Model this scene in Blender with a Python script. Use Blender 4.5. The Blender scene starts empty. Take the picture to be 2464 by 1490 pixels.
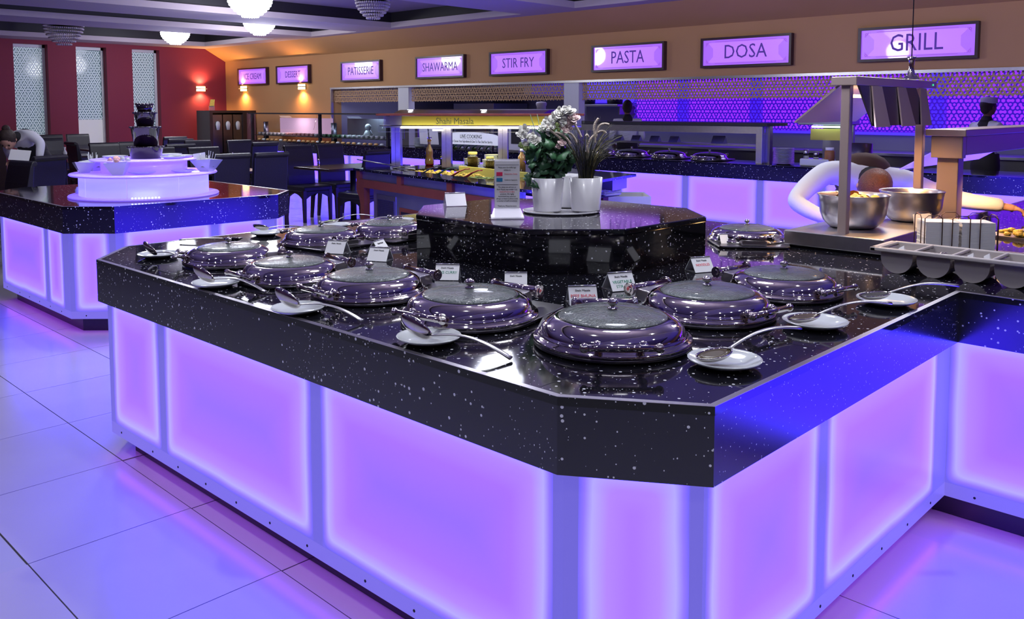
import bpy, bmesh, math, random
from mathutils import Vector, Matrix, Euler
random.seed(7)
PI = math.pi
sc = bpy.context.scene
C = sc.collection

# ------------------------------------------------------------------ camera
cam_d = bpy.data.cameras.new('camera'); cam = bpy.data.objects.new('camera', cam_d); C.objects.link(cam)
cam.location = (0, 0, 1.5); cam.rotation_euler = (PI/2-0.0786, 0, -0.8025)
cam_d.sensor_width = 36; cam_d.lens = 30.395; cam_d.shift_y = -0.1292
cam_d.clip_start = 0.05; cam_d.clip_end = 80
sc.camera = cam
# ------------------------------------------------------------------ world, exposure
w = bpy.data.worlds.new('world'); sc.world = w; w.use_nodes = True
w.node_tree.nodes['Background'].inputs[0].default_value = (0.25, 0.18, 0.5, 1)
w.node_tree.nodes['Background'].inputs[1].default_value = 0.05
vs = sc.view_settings
vs.view_transform = 'Standard'; vs.look = 'None'; vs.gamma = 1.0; vs.exposure = 0.0
try: vs.use_curve_mapping = False
except Exception: pass
try:
    cy = sc.cycles
    cy.max_bounces = 8; cy.diffuse_bounces = 4; cy.glossy_bounces = 5; cy.transmission_bounces = 6
    cy.transparent_max_bounces = 12; cy.caustics_reflective = False; cy.caustics_refractive = False
    cy.sample_clamp_indirect = 4.0; cy.blur_glossy = 0.5
except Exception: pass

# ------------------------------------------------------------------ lamps of the room (ceiling downlights, heat lamps, sconces)
def lin(c):
    c = c/255.0
    return c/12.92 if c <= 0.04045 else ((c+0.055)/1.055)**2.4
def S(r, g, b): return (lin(r), lin(g), lin(b))
def lamp(kind, loc, power, col=(1, 1, 1), size=0.05, rot=(0, 0, 0), spot=None, blend=0.4):
    d = bpy.data.lights.new('lamp', kind); d.energy = power; d.color = col
    if kind == 'AREA': d.size = size
    else: d.shadow_soft_size = size
    if kind == 'SPOT': d.spot_size = spot or 1.6; d.spot_blend = blend
    o = bpy.data.objects.new('lamp', d); o.location = loc; o.rotation_euler = rot; C.objects.link(o)
    return o
COOL = (0.90, 0.93, 1.0); WARM = (1.0, 0.52, 0.18); HEAT = (1.0, 0.55, 0.2)
DOWNLIGHTS = [(0.3, 0.2), (1.0, -0.7), (-0.7, 1.3), (0.2, 2.9), (0.1, 4.4), (2.0, -0.9), (2.9, -0.6), (-1.2, 3.2),
              (1.6, 1.9), (2.6, 2.8), (3.2, 1.0), (1.7, 4.9), (3.6, 3.6), (2.6, 6.8), (-1.6, -0.6), (0.6, -2.2),
              (5.2, 6.2), (4.9, 3.2), (0.9, 7.0), (3.2, 9.4), (6.0, 4.6)]
for (x, y) in DOWNLIGHTS:
    lamp('SPOT', (x, y, 2.855), 42, COOL, 0.035, spot=2.3, blend=0.9)
for (x, y, z) in [(4.05, 1.64, 1.47), (4.45, 1.62, 1.47)]:
    lamp('SPOT', (x, y, z), 24, HEAT, 0.03, spot=2.5, blend=0.8)
lamp('SPOT', (5.1, 1.42, 1.20), 30, HEAT, 0.03, spot=2.6, blend=0.8)
lamp('SPOT', (6.0, 1.42, 1.20), 10, HEAT, 0.03, spot=2.6, blend=0.8)

# ------------------------------------------------------------------ materials
def newmat(name):
    m = bpy.data.materials.new(name); m.use_nodes = True
    return m, m.node_tree, m.node_tree.nodes['Principled BSDF']
def mat(name, col, rough=0.5, metal=0.0, emit=None, es=1.0, alpha=1.0, trans=0.0, ior=1.45, noise=0.0, nscale=8.0, bump=0.0, bscale=60.0, coat=0.0, spec=None, dim=None):
    m, nt, b = newmat(name)
    b.inputs['Base Color'].default_value = (*col, 1); b.inputs['Roughness'].default_value = rough
    b.inputs['Metallic'].default_value = metal; b.inputs['IOR'].default_value = ior
    if spec is not None: b.inputs['Specular IOR Level'].default_value = spec
    if trans: b.inputs['Transmission Weight'].default_value = trans
    if alpha < 1: b.inputs['Alpha'].default_value = alpha
    if coat: b.inputs['Coat Weight'].default_value = coat; b.inputs['Coat Roughness'].default_value = 0.03
    if emit: b.inputs['Emission Color'].default_value = (*emit, 1); b.inputs['Emission Strength'].default_value = es
    if noise or bump:
        tc = nt.nodes.new('ShaderNodeTexCoord')
    if noise:
        n = nt.nodes.new('ShaderNodeTexNoise'); n.inputs['Scale'].default_value = nscale; n.inputs['Detail'].default_value = 4
        nt.links.new(tc.outputs['Object'], n.inputs['Vector'])
        r = nt.nodes.new('ShaderNodeMapRange'); r.inputs[3].default_value = 1-noise; r.inputs[4].default_value = 1+noise
        nt.links.new(n.outputs['Fac'], r.inputs[0])
        v = nt.nodes.new('ShaderNodeVectorMath'); v.operation = 'SCALE'; v.inputs[0].default_value = col
        nt.links.new(r.outputs[0], v.inputs['Scale']); nt.links.new(v.outputs[0], b.inputs['Base Color'])
    if bump:
        n2 = nt.nodes.new('ShaderNodeTexNoise'); n2.inputs['Scale'].default_value = bscale; n2.inputs['Detail'].default_value = 3
        nt.links.new(tc.outputs['Object'], n2.inputs['Vector'])
        bp = nt.nodes.new('ShaderNodeBump'); bp.inputs['Strength'].default_value = bump; bp.inputs['Distance'].default_value = 0.01
        nt.links.new(n2.outputs['Fac'], bp.inputs['Height']); nt.links.new(bp.outputs[0], b.inputs['Normal'])
    return m
def quartz(name, base, rough=0.06, ior=1.55):
    """polished black quartz with scattered pale flecks"""
    m, nt, b = newmat(name)
    b.inputs['Roughness'].default_value = rough; b.inputs['IOR'].default_value = ior
    tc = nt.nodes.new('ShaderNodeTexCoord')
    def fleck(scale, thr, keep, off, stretch):
        mp = nt.nodes.new('ShaderNodeMapping'); mp.inputs['Location'].default_value = off; mp.inputs['Scale'].default_value = stretch
        nt.links.new(tc.outputs['Object'], mp.inputs['Vector'])
        v = nt.nodes.new('ShaderNodeTexVoronoi'); v.inputs['Scale'].default_value = scale
        nt.links.new(mp.outputs[0], v.inputs['Vector'])
        sep = nt.nodes.new('ShaderNodeSeparateColor'); nt.links.new(v.outputs['Color'], sep.inputs[0])
        a = nt.nodes.new('ShaderNodeMath'); a.operation = 'MULTIPLY'; a.inputs[1].default_value = thr
        nt.links.new(sep.outputs[1], a.inputs[0])
        lt = nt.nodes.new('ShaderNodeMath'); lt.operation = 'LESS_THAN'
        nt.links.new(v.outputs['Distance'], lt.inputs[0]); nt.links.new(a.outputs[0], lt.inputs[1])
        k = nt.nodes.new('ShaderNodeMath'); k.operation = 'GREATER_THAN'; k.inputs[1].default_value = keep
        nt.links.new(sep.outputs[0], k.inputs[0])
        mu = nt.nodes.new('ShaderNodeMath'); mu.operation = 'MULTIPLY'
        nt.links.new(lt.outputs[0], mu.inputs[0]); nt.links.new(k.outputs[0], mu.inputs[1])
        return mu
    f1 = fleck(52, 0.24, 0.35, (0, 0, 0), (1, 1, 1)); f2 = fleck(85, 0.20, 0.5, (3.1, 1.7, .4), (1, 1.5, 1))
    mx = nt.nodes.new('ShaderNodeMath'); mx.operation = 'MAXIMUM'
    nt.links.new(f1.outputs[0], mx.inputs[0]); nt.links.new(f2.outputs[0], mx.inputs[1])
    mix = nt.nodes.new('ShaderNodeMix'); mix.data_type = 'RGBA'
    mix.inputs['A'].default_value = (*base, 1); mix.inputs['B'].default_value = (0.75, 0.75, 0.8, 1)
    nt.links.new(mx.outputs[0], mix.inputs['Factor']); nt.links.new(mix.outputs['Result'], b.inputs['Base Color'])
    return m
def backlit(name, stops, strength, width=0.45):
    """acrylic diffuser with the glow of edge LED tape put into its emission: colour depends on distance to the edge (two UV maps carry metres to each edge)"""
    m, nt, b = newmat(name)
    b.inputs['Base Color'].default_value = (0.10, 0.08, 0.12, 1); b.inputs['Roughness'].default_value = 0.25
    seps = []
    for uvn in ('d0', 'd1'):
        u = nt.nodes.new('ShaderNodeUVMap'); u.uv_map = uvn
        s = nt.nodes.new('ShaderNodeSeparateXYZ'); nt.links.new(u.outputs[0], s.inputs[0]); seps.append(s)
    def mn(a, c):
        n = nt.nodes.new('ShaderNodeMath'); n.operation = 'SMOOTH_MIN'; n.inputs[2].default_value = 0.05
        nt.links.new(a, n.inputs[0]); nt.links.new(c, n.inputs[1]); return n.outputs[0]
    d = mn(mn(seps[0].outputs[0], seps[1].outputs[0]), mn(seps[0].outputs[1], seps[1].outputs[1]))
    tc = nt.nodes.new('ShaderNodeTexCoord'); nz = nt.nodes.new('ShaderNodeTexNoise'); nz.inputs['Scale'].default_value = 3.0
    nt.links.new(tc.outputs['Object'], nz.inputs['Vector'])
    ad = nt.nodes.new('ShaderNodeMath'); ad.operation = 'MULTIPLY_ADD'; ad.inputs[1].default_value = 0.02
    nt.links.new(nz.outputs['Fac'], ad.inputs[0]); nt.links.new(d, ad.inputs[2])
    sb = nt.nodes.new('ShaderNodeMath'); sb.operation = 'MULTIPLY_ADD'; sb.inputs[1].default_value = 1.0/width; sb.inputs[2].default_value = -0.01/width
    nt.links.new(ad.outputs[0], sb.inputs[0])
    cr = nt.nodes.new('ShaderNodeValToRGB'); nt.links.new(sb.outputs[0], cr.inputs[0])
    el = cr.color_ramp.elements
    el[0].position = stops[0][0]; el[0].color = (*stops[0][1], 1)
    el[1].position = stops[-1][0]; el[1].color = (*stops[-1][1], 1)
    for p, c in stops[1:-1]:
        e = el.new(p); e.color = (*c, 1)
    vm = nt.nodes.new('ShaderNodeVectorMath'); vm.operation = 'MULTIPLY'; vm.inputs[1].default_value = LEDC
    nt.links.new(cr.outputs[0], vm.inputs[0]); nt.links.new(vm.outputs[0], b.inputs['Emission Color']); b.inputs['Emission Strength'].default_value = strength  # LED falloff from the edges is put into the emission colour
    return m
LEDC = (1.0, 0.95, 9.0)      # the LED tape is far bluer than the sensor can show
M = {}
def HX(r, g, b, k=1.0, bb=1.0):
    c = S(r, g, b); return (c[0]*k, c[1]*k, c[2]*k*bb)
M['quartz'] = quartz('black_quartz', (0.006, 0.006, 0.009))
M['quartz_dull'] = quartz('black_quartz_fascia', (0.006, 0.005, 0.024), 0.20, 1.75)  # blue reflected from the floor is put into the base tint
ES = 1.0
M['backlit'] = backlit('backlit_acrylic', [(0.0, HX(104, 95, 80)), (0.03, HX(140, 115, 150)), (0.07, HX(178, 170, 255)), (0.15, HX(176, 132, 255)), (0.3, HX(164, 108, 255)), (0.6, HX(146, 104, 255)), (1.0, HX(134, 100, 255))], ES)
M['backlit_far'] = backlit('backlit_acrylic_far', [(0.0, HX(105, 95, 160)), (0.04, HX(160, 130, 240)), (0.10, HX(180, 145, 255)), (0.3, HX(182, 122, 255)), (1.0, HX(172, 118, 255))], ES)
M['post'] = mat('acrylic_over_post', (0.08, 0.07, 0.1), 0.3, emit=HX(102, 93, 208), es=1.0)
M['rail'] = mat('acrylic_over_rail', (0.12, 0.10, 0.14), 0.3, emit=HX(112, 100, 215), es=1.0)  # rail band is unlit; its violet light is put in as emission
M['tape'] = mat('led_tape_glow', (0.5, 0.3, 0.6), 0.4, emit=(0.9, 0.16, 2.2), es=5)
M['edge'] = mat('satin_edge_trim', (0.45, 0.42, 0.48), 0.28, 0.9)
M['frosted'] = mat('frosted_acrylic', (0.80, 0.78, 0.86), 0.3, alpha=0.55)
M['display_lit'] = mat('lit_display_back', (0.5, 0.4, 0.5), 0.5, emit=(0.42, 0.25, 0.40), es=0.9)  # lit look of the back panel is put in as emission
M['toe'] = mat('toe_kick_laminate', (0.02, 0.02, 0.03), 0.15)
M['chrome'] = mat('polished_steel', (0.66, 0.61, 0.58), 0.045, 1.0)
M['chrome2'] = mat('brushed_steel', (0.55, 0.53, 0.55), 0.3, 1.0, noise=0.12, nscale=30)
M['steel_dark'] = mat('dark_steel', (0.22, 0.21, 0.23), 0.28, 1.0)
M['steel_blue'] = mat('kitchen_steel', (0.42, 0.43, 0.5), 0.35, 0.9, noise=0.2, nscale=3)
M['lidglass'] = mat('steamed_glass', (0.085, 0.10, 0.10), 0.16, 0.0, noise=0.6, nscale=22, bump=0.5, bscale=170, coat=0.25, spec=0.35)
M['porcelain'] = mat('white_porcelain', (0.62, 0.65, 0.66), 0.12, coat=0.6)
M['ceramic'] = mat('white_ceramic_pot', (0.68, 0.67, 0.70), 0.25, coat=0.4)
M['paper'] = mat('white_paper', (0.78, 0.78, 0.80), 0.8)
M['acrylic'] = mat('clear_acrylic', (0.85, 0.85, 0.95), 0.08, trans=0.85, ior=1.3)
M['glass'] = mat('clear_glass', (0.95, 0.97, 1.0), 0.02, trans=1.0, ior=1.12)
M['ink'] = mat('black_ink', (0.015, 0.015, 0.02), 0.7)
M['inkred'] = mat('red_ink', (0.75, 0.04, 0.07), 0.7)
M['inkgreen'] = mat('green_ink', (0.02, 0.28, 0.16), 0.7)
M['inkpink'] = mat('pink_block', (0.75, 0.03, 0.12), 0.7)
M['inkblue'] = mat('blue_block', (0.02, 0.22, 0.42), 0.7)
M['tile'] = mat('porcelain_floor_tile', (0.44, 0.41, 0.43), 0.24, noise=0.06, nscale=3, bump=0.02, bscale=300)
M['grout'] = mat('dark_grout', (0.05, 0.045, 0.06), 0.7)
M['leather'] = mat('black_leather', (0.022, 0.020, 0.026), 0.34, bump=0.15, bscale=120)
M['wood_dark'] = mat('dark_wood', (0.04, 0.022, 0.02), 0.25, noise=0.3, nscale=6)
M['wood_top'] = mat('table_veneer', (0.16, 0.09, 0.05), 0.12, noise=0.3, nscale=5)
M['wood_red'] = mat('red_brown_wood', (0.22, 0.055, 0.025), 0.3, noise=0.3, nscale=5)
M['wall_ochre'] = mat('ochre_paint', (0.50, 0.27, 0.12), 0.75, noise=0.05, nscale=2)
M['wall_red'] = mat('red_paint', (0.23, 0.022, 0.05), 0.7)
M['wall_plum'] = mat('plum_paint', (0.20, 0.10, 0.14), 0.7)
M['ceil'] = mat('ceiling_paint', (0.46, 0.39, 0.43), 0.85)
M['ceil_in'] = mat('coffer_paint', (0.24, 0.19, 0.27), 0.8)
M['black'] = mat('black_paint', (0.012, 0.010, 0.016), 0.55)
M['white'] = mat('white_laminate', (0.72, 0.72, 0.76), 0.35)
M['choc'] = mat('melted_chocolate', (0.014, 0.007, 0.012), 0.08, coat=0.8)
M['plastic_grey'] = mat('grey_plastic', (0.50, 0.46, 0.45), 0.35)
M['leaf'] = mat('begonia_leaf', (0.035, 0.11, 0.045), 0.4, noise=0.4, nscale=20)
M['leaf2'] = mat('leaf_pale', (0.10, 0.20, 0.11), 0.4, noise=0.3, nscale=20)
M['petal'] = mat('white_petal', (0.78, 0.77, 0.70), 0.6)
M['petal_pink'] = mat('blush_petal', (0.78, 0.60, 0.58), 0.6)
M['bud'] = mat('lime_bud', (0.38, 0.52, 0.16), 0.5)
M['blade'] = mat('dark_grass_blade', (0.035, 0.035, 0.022), 0.4, noise=0.5, nscale=12)
M['blade2'] = mat('olive_grass_blade', (0.20, 0.17, 0.05), 0.4)
M['spike'] = mat('cream_seed_spike', (0.62, 0.52, 0.42), 0.8, bump=0.6, bscale=250)
M['soil'] = mat('soil', (0.02, 0.014, 0.01), 0.95)
M['skin_d'] = mat('brown_skin', (0.20, 0.095, 0.06), 0.5)
M['skin_l'] = mat('fair_skin', (0.62, 0.34, 0.24), 0.5)
M['hair'] = mat('dark_brown_hair', (0.035, 0.018, 0.012), 0.45, bump=0.8, bscale=200)
M['hair_r'] = mat('brown_hair', (0.14, 0.045, 0.02), 0.4, noise=0.5, nscale=60, bump=0.8, bscale=200)
M['cloth_w'] = mat('white_cotton', (0.74, 0.74, 0.78), 0.85, bump=0.2, bscale=18)
M['cloth_b'] = mat('black_cloth', (0.018, 0.015, 0.018), 0.8)
M['cloth_br'] = mat('dark_brown_waistcoat', (0.06, 0.025, 0.018), 0.8)
M['mush'] = mat('chandelier_lit', (0.9, 0.9, 1), 0.2, emit=(0.93, 0.97, 1.0), es=4.5)
M['crystal'] = mat('crystal_unlit', (0.72, 0.65, 0.72), 0.08, trans=0.35, ior=1.4, spec=0.8)
M['lampwarm'] = mat('warm_lamp_glass', (1, .8, .4), 0.3, emit=(1.0, 0.62, 0.18), es=9)
M['tube'] = mat('fluorescent_tube', (1, 1, .9), 0.3, emit=(1.0, 0.93, 0.52), es=6)
M['tubegreen'] = mat('far_tube', (.8, 1, .9), 0.3, emit=(0.7, 1.0, 0.75), es=3)
M['sign_glow'] = mat('sign_face', (0.2, 0.15, 0.3), 0.25, emit=HX(162, 92, 255), es=1.0, coat=0.5)
M['sign_glow2'] = mat('sign_centre', (0.2, 0.15, 0.3), 0.25, emit=HX(182, 112, 255), es=1.05, coat=0.5)
M['sign_line'] = mat('sign_ornament', (0.2, 0.1, 0.3), 0.4, emit=HX(150, 70, 190), es=0.8)
M['sign_ink'] = mat('sign_lettering', (0.05, 0.02, 0.12), 0.5, emit=HX(75, 40, 150), es=0.7)
M['sign_frame'] = mat('sign_frame_wood', (0.05, 0.02, 0.03), 0.35)
M['yellow_refl'] = mat('yellow_reflector', (0.80, 0.72, 0.16), 0.6)
M['drum'] = mat('backlit_drum', (0.4, 0.4, 0.5), 0.3, emit=HX(158, 150, 255, bb=3.0), es=1.0)
M['led'] = mat('led_dot', (1, 1, 1), 0.3, emit=(0.6, 0.9, 1.0), es=6)
M['acrylic_pink'] = mat('lilac_acrylic', (0.62, 0.55, 0.75), 0.15, emit=HX(150, 105, 255, bb=1.5), es=0.55)
M['magenta'] = mat('magenta_backlight', (0.2, 0.05, 0.3), 0.5, emit=HX(158, 48, 255, bb=1.6), es=1.0)
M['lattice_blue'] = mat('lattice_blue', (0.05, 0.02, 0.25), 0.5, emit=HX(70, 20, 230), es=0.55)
M['lattice_gold'] = mat('lattice_gold', (0.50, 0.30, 0.16), 0.5)
M['lattice_white'] = mat('frosted_film', (0.5, 0.55, 0.58), 0.6, emit=(0.32, 0.37, 0.42), es=0.62)  # outside light scattered by the film is put in as a faint glow
M['night'] = mat('night_glass', (0.03, 0.05, 0.07), 0.08, emit=(0.05, 0.09, 0.11), es=0.9)
M['frost'] = mat('frosted_pane', (0.5, 0.48, 0.45), 0.5, emit=(0.34, 0.34, 0.38), es=0.7)  # scattered outside light put in as emission here too
M['blue_led'] = mat('blue_led_wall', (0.2, 0.2, 0.5), 0.4, emit=HX(70, 30, 255), es=1.0)
M['kitchen_wall'] = mat('kitchen_wall', (0.34, 0.34, 0.52), 0.35, noise=0.1, nscale=1.5)
M['food_y'] = mat('yellow_food', (0.75, 0.52, 0.08), 0.5, noise=0.5, nscale=60, bump=0.8, bscale=120)
M['food_g'] = mat('green_food', (0.16, 0.24, 0.04), 0.4, noise=0.7, nscale=90, bump=0.8, bscale=120)
M['food_p'] = mat('pink_marshmallow', (0.80, 0.45, 0.42), 0.7)
M['food_br'] = mat('brown_crisps', (0.62, 0.36, 0.14), 0.5)
M['sauce'] = mat('brown_sauce', (0.07, 0.05, 0.02), 0.3)
M['red'] = mat('red_plastic', (0.55, 0.02, 0.02), 0.3)
M['green'] = mat('green_plastic', (0.01, 0.10, 0.05), 0.3)
M['navy'] = mat('navy_plastic', (0.02, 0.02, 0.07), 0.3)
M['amber'] = mat('amber_oil', (0.36, 0.20, 0.05), 0.1, coat=1)
M['spice'] = mat('brown_spice', (0.30, 0.12, 0.04), 0.5)
M['wire'] = mat('bronze_wire', (0.16, 0.09, 0.07), 0.35, 0.8)
M['eye'] = mat('eye', (0.02, 0.01, 0.01), 0.2)
M['sink'] = mat('well_interior', (0.05, 0.05, 0.06), 0.3, 0.5)
M['orange'] = mat('sponge_orange', (0.75, 0.33, 0.08), 0.7)
M['copper'] = mat('warm_steel_gantry', (0.52, 0.40, 0.37), 0.38, 0.5)

# ------------------------------------------------------------------ mesh builder
class MB:
    def __init__(s): s.v = []; s.f = []; s.sm = []
    def _add(s, vs, fs, smooth=False, mx=None):
        o = len(s.v)
        for p in vs:
            p = Vector(p)
            if mx is not None: p = mx @ p
            s.v.append(tuple(p))
        for f in fs: s.f.append([i+o for i in f]); s.sm.append(smooth)
        return s
    def box(s, x0, x1, y0, y1, z0, z1, mx=None):
        return s._add([(x0, y0, z0), (x1, y0, z0), (x1, y1, z0), (x0, y1, z0), (x0, y0, z1), (x1, y0, z1), (x1, y1, z1), (x0, y1, z1)],
                      [(3, 2, 1, 0), (4, 5, 6, 7), (0, 1, 5, 4), (1, 2, 6, 5), (2, 3, 7, 6), (3, 0, 4, 7)], mx=mx)
    def prism(s, poly, z0, z1, mx=None, smooth=False):
        n = len(poly)
        a = sum(poly[i][0]*poly[(i+1) % n][1]-poly[(i+1) % n][0]*poly[i][1] for i in range(n))
        if a < 0: poly = poly[::-1]
        vs = [(x, y, z0) for x, y in poly]+[(x, y, z1) for x, y in poly]
        fs = [tuple(range(n-1, -1, -1)), tuple(range(n, 2*n))]
        o = len(s.v); s._add(vs, fs, False, mx)
        for i in range(n): s.f.append([o+i, o+(i+1) % n, o+n+(i+1) % n, o+n+i]); s.sm.append(smooth)
        return s
    def lathe(s, prof, seg=32, c=(0, 0, 0), mx=None, smooth=True, sx=1.0, sy=1.0):
        vs = []; fs = []
        for r, z in prof:
            for k in range(seg):
                a = 2*PI*k/seg; vs.append((c[0]+sx*r*math.cos(a), c[1]+sy*r*math.sin(a), c[2]+z))
        for i in range(len(prof)-1):
            for k in range(seg):
                k2 = (k+1) % seg
                fs.append((i*seg+k, i*seg+k2, (i+1)*seg+k2, (i+1)*seg+k))
        s._add(vs, fs, smooth, mx)
        o = len(s.v)-len(vs)
        if prof[0][0] > 1e-5: s.f.append([o+k for k in range(seg-1, -1, -1)]); s.sm.append(False)
        if prof[-1][0] > 1e-5: s.f.append([o+(len(prof)-1)*seg+k for k in range(seg)]); s.sm.append(False)
        return s
    def tube(s, pts, rad, seg=8, mx=None, flat=1.0, caps=True):
        pts = [Vector(p) for p in pts]; n = len(pts)
        if not hasattr(rad, '__len__'): rad = [rad]*n
        vs = []; fs = []; up = None
        for i, p in enumerate(pts):
            t = (pts[min(i+1, n-1)]-pts[max(i-1, 0)]).normalized()
            if up is None:
                up = Vector((0, 0, 1)) if abs(t.z) < .9 else Vector((1, 0, 0))
            sd = t.cross(up)
            if sd.length < 1e-6: sd = Vector((1, 0, 0))
            sd.normalize(); u2 = sd.cross(t).normalized(); up = u2
            for k in range(seg):
                a = 2*PI*k/seg; q = p+sd*(math.cos(a)*rad[i])+u2*(math.sin(a)*rad[i]*flat); vs.append(tuple(q))
        for i in range(n-1):
            for k in range(seg):
                k2 = (k+1) % seg; fs.append((i*seg+k, i*seg+k2, (i+1)*seg+k2, (i+1)*seg+k))
        s._add(vs, fs, True, mx); o = len(s.v)-len(vs)
        if caps:
            s.f.append([o+k for k in range(seg-1, -1, -1)]); s.sm.append(False)
            s.f.append([o+(n-1)*seg+k for k in range(seg)]); s.sm.append(False)
        return s
    def sphere(s, c, r, seg=12, rings=8, sc3=(1, 1, 1), mx=None):
        prof = [(max(0.0, math.sin(PI*i/rings))*1.0, -math.cos(PI*i/rings)) for i in range(rings+1)]
        m2 = Matrix.Translation(c) @ Matrix.Diagonal((r*sc3[0], r*sc3[1], r*sc3[2], 1))
        if mx is not None: m2 = mx @ m2
        return s.lathe([(a if a > 1e-4 else 0, z) for a, z in prof], seg, mx=m2)
    def quad(s, a, b, c, d, mx=None): return s._add([a, b, c, d], [(0, 1, 2, 3)], mx=mx)
    def mesh(s, name, m):
        me = bpy.data.meshes.new(name)
        me.from_pydata(s.v, [], s.f)
        me.polygons.foreach_set('use_smooth', s.sm)
        for x in (m if isinstance(m, (list, tuple)) else [m]): me.materials.append(x)
        me.validate(); me.update()
        return me
    def build(s, name, m, parent=None, loc=None, rot=None, **kw):
        o = bpy.data.objects.new(name, s.mesh(name, m)); C.objects.link(o)
        if parent: o.parent = parent
        if loc: o.location = loc
        if rot: o.rotation_euler = rot
        for k, v in kw.items(): o[k] = v
        return o
def thing(name, label, cat, loc=(0, 0, 0), rz=0.0, group=None, scale=None):
    o = bpy.data.objects.new(name, None); C.objects.link(o); o.empty_display_size = 0.1
    o.location = loc; o.rotation_euler = (0, 0, rz); o['label'] = label; o['category'] = cat
    if group: o['group'] = group
    if scale: o.scale = (scale, scale, scale)
    return o
def tag(o, label, cat, group=None):
    o['label'] = label; o['category'] = cat
    if group: o['group'] = group
    return o
def struct(o): o['kind'] = 'structure'; return o
def children_of(o, pool): return [c for c in pool if c.parent is o]
def dup(root, loc, rz, label=None, group=None, scale=None):
    pool = list(C.objects)
    def rec(o, par):
        c = o.copy(); C.objects.link(c); c.parent = par
        for ch in children_of(o, pool): rec(ch, c)
        return c
    r = rec(root, None); r.location = loc; r.rotation_euler = (0, 0, rz)
    if scale: r.scale = (scale, scale, scale)
    if label: r['label'] = label
    if group: r['group'] = group
    return r
def text_mesh(txt, size, m, depth=0.001, sx=1.0, align='CENTER'):
    cu = bpy.data.curves.new('lettering', 'FONT'); cu.body = txt; cu.size = size; cu.extrude = depth
    cu.align_x = align; cu.align_y = 'CENTER'; cu.resolution_u = 2
    o = bpy.data.objects.new('lettering', cu); C.objects.link(o)
    dg = bpy.context.evaluated_depsgraph_get(); me = bpy.data.meshes.new_from_object(o.evaluated_get(dg))
    bpy.data.objects.remove(o); bpy.data.curves.remove(cu)
    for v in me.vertices: v.co.x *= sx
    me.materials.clear(); me.materials.append(m)
    return me
def text(txt, size, m, parent, loc, rot, depth=0.001, sx=1.0, name='lettering', align='CENTER'):
    o = bpy.data.objects.new(name, text_mesh(txt, size, m, depth, sx, align)); C.objects.link(o)
    o.parent = parent; o.location = loc; o.rotation_euler = rot
    return o
def bevel(o, wd=0.004, seg=2):
    b = o.modifiers.new('bevel', 'BEVEL'); b.width = wd; b.segments = seg; b.limit_method = 'ANGLE'; b.angle_limit = 0.7
    return o
def RotTo(az, tilt=0.0): return Matrix.Rotation(az, 4, 'Z') @ Matrix.Rotation(tilt, 4, 'Y')
# ================================================================== ROOM SHELL
def wall_box(name, boxes, m, **kw):
    b = MB()
    for q in boxes: b.box(*q)
    return struct(b.build(name, m))
XW, YW, ZC = 10.0, 19.0, 2.88
# floor: grout bed, single tiles where they can be told apart, tiled sheet beyond
mt, nt, bs = newmat('far_floor_tiling')
bs.inputs['Roughness'].default_value = 0.25
tcn = nt.nodes.new('ShaderNodeTexCoord'); mpn = nt.nodes.new('ShaderNodeMapping')
mpn.inputs['Location'].default_value = (-0.3035, -0.514, 0)
brk = nt.nodes.new('ShaderNodeTexBrick'); brk.offset = 0; brk.inputs['Scale'].default_value = 1
brk.inputs['Brick Width'].default_value = 0.5615; brk.inputs['Row Height'].default_value = 0.637
brk.inputs['Mortar Size'].default_value = 0.003; brk.inputs['Mortar Smooth'].default_value = 0
brk.inputs['Color1'].default_value = (0.42, 0.41, 0.43, 1); brk.inputs['Color2'].default_value = (0.42, 0.41, 0.43, 1); brk.inputs['Mortar'].default_value = (0.05, 0.045, 0.06, 1)
nt.links.new(tcn.outputs['Object'], mpn.inputs[0]); nt.links.new(mpn.outputs[0], brk.inputs['Vector']); nt.links.new(brk.outputs['Color'], bs.inputs['Base Color'])
fl = MB(); fl.box(-5, 14.5, -6, 19.3, -0.10, -0.003)
floor = struct(fl.build('floor', mt))
TX, TY, TX0, TY0 = 0.5615, 0.637, 1.426, 3.062
tb = MB(); g = 0.0022
tb.prism([(g, g), (TX-g, g), (TX-g, TY-g), (g, TY-g)], -0.004, 0.0)
tile_me = tb.mesh('tile', M['tile'])
nt_ = 0
def in_view(x, y):
    f = x*math.sin(.8025)+y*math.cos(.8025); r = x*math.cos(.8025)-y*math.sin(.8025)
    if f < 1.2: return False
    return abs(r/f) < 0.68 and (1.5/f) < 0.68
for i in range(-7, 13):
    for j in range(-9, 16):
        x = TX0+i*TX; y = TY0+j*TY; cx, cy_ = x+TX/2, y+TY/2
        if not in_view(cx, cy_): continue
        if 1.5 < cx < 3.1 and 1.2 < cy_ < 4.0: continue
        if cx > 3.3 and cy_ < 4.0: continue
        if 2.3 < cx < 3.5 and 6.1 < cy_ < 7.6: continue
        if cy_ > 9.2 and cx < 4.6: continue
        if nt_ >= 290: continue
        o = bpy.data.objects.new('tile', tile_me); C.objects.link(o); o.parent = floor; o.location = (x, y, 0); nt_ += 1
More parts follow.
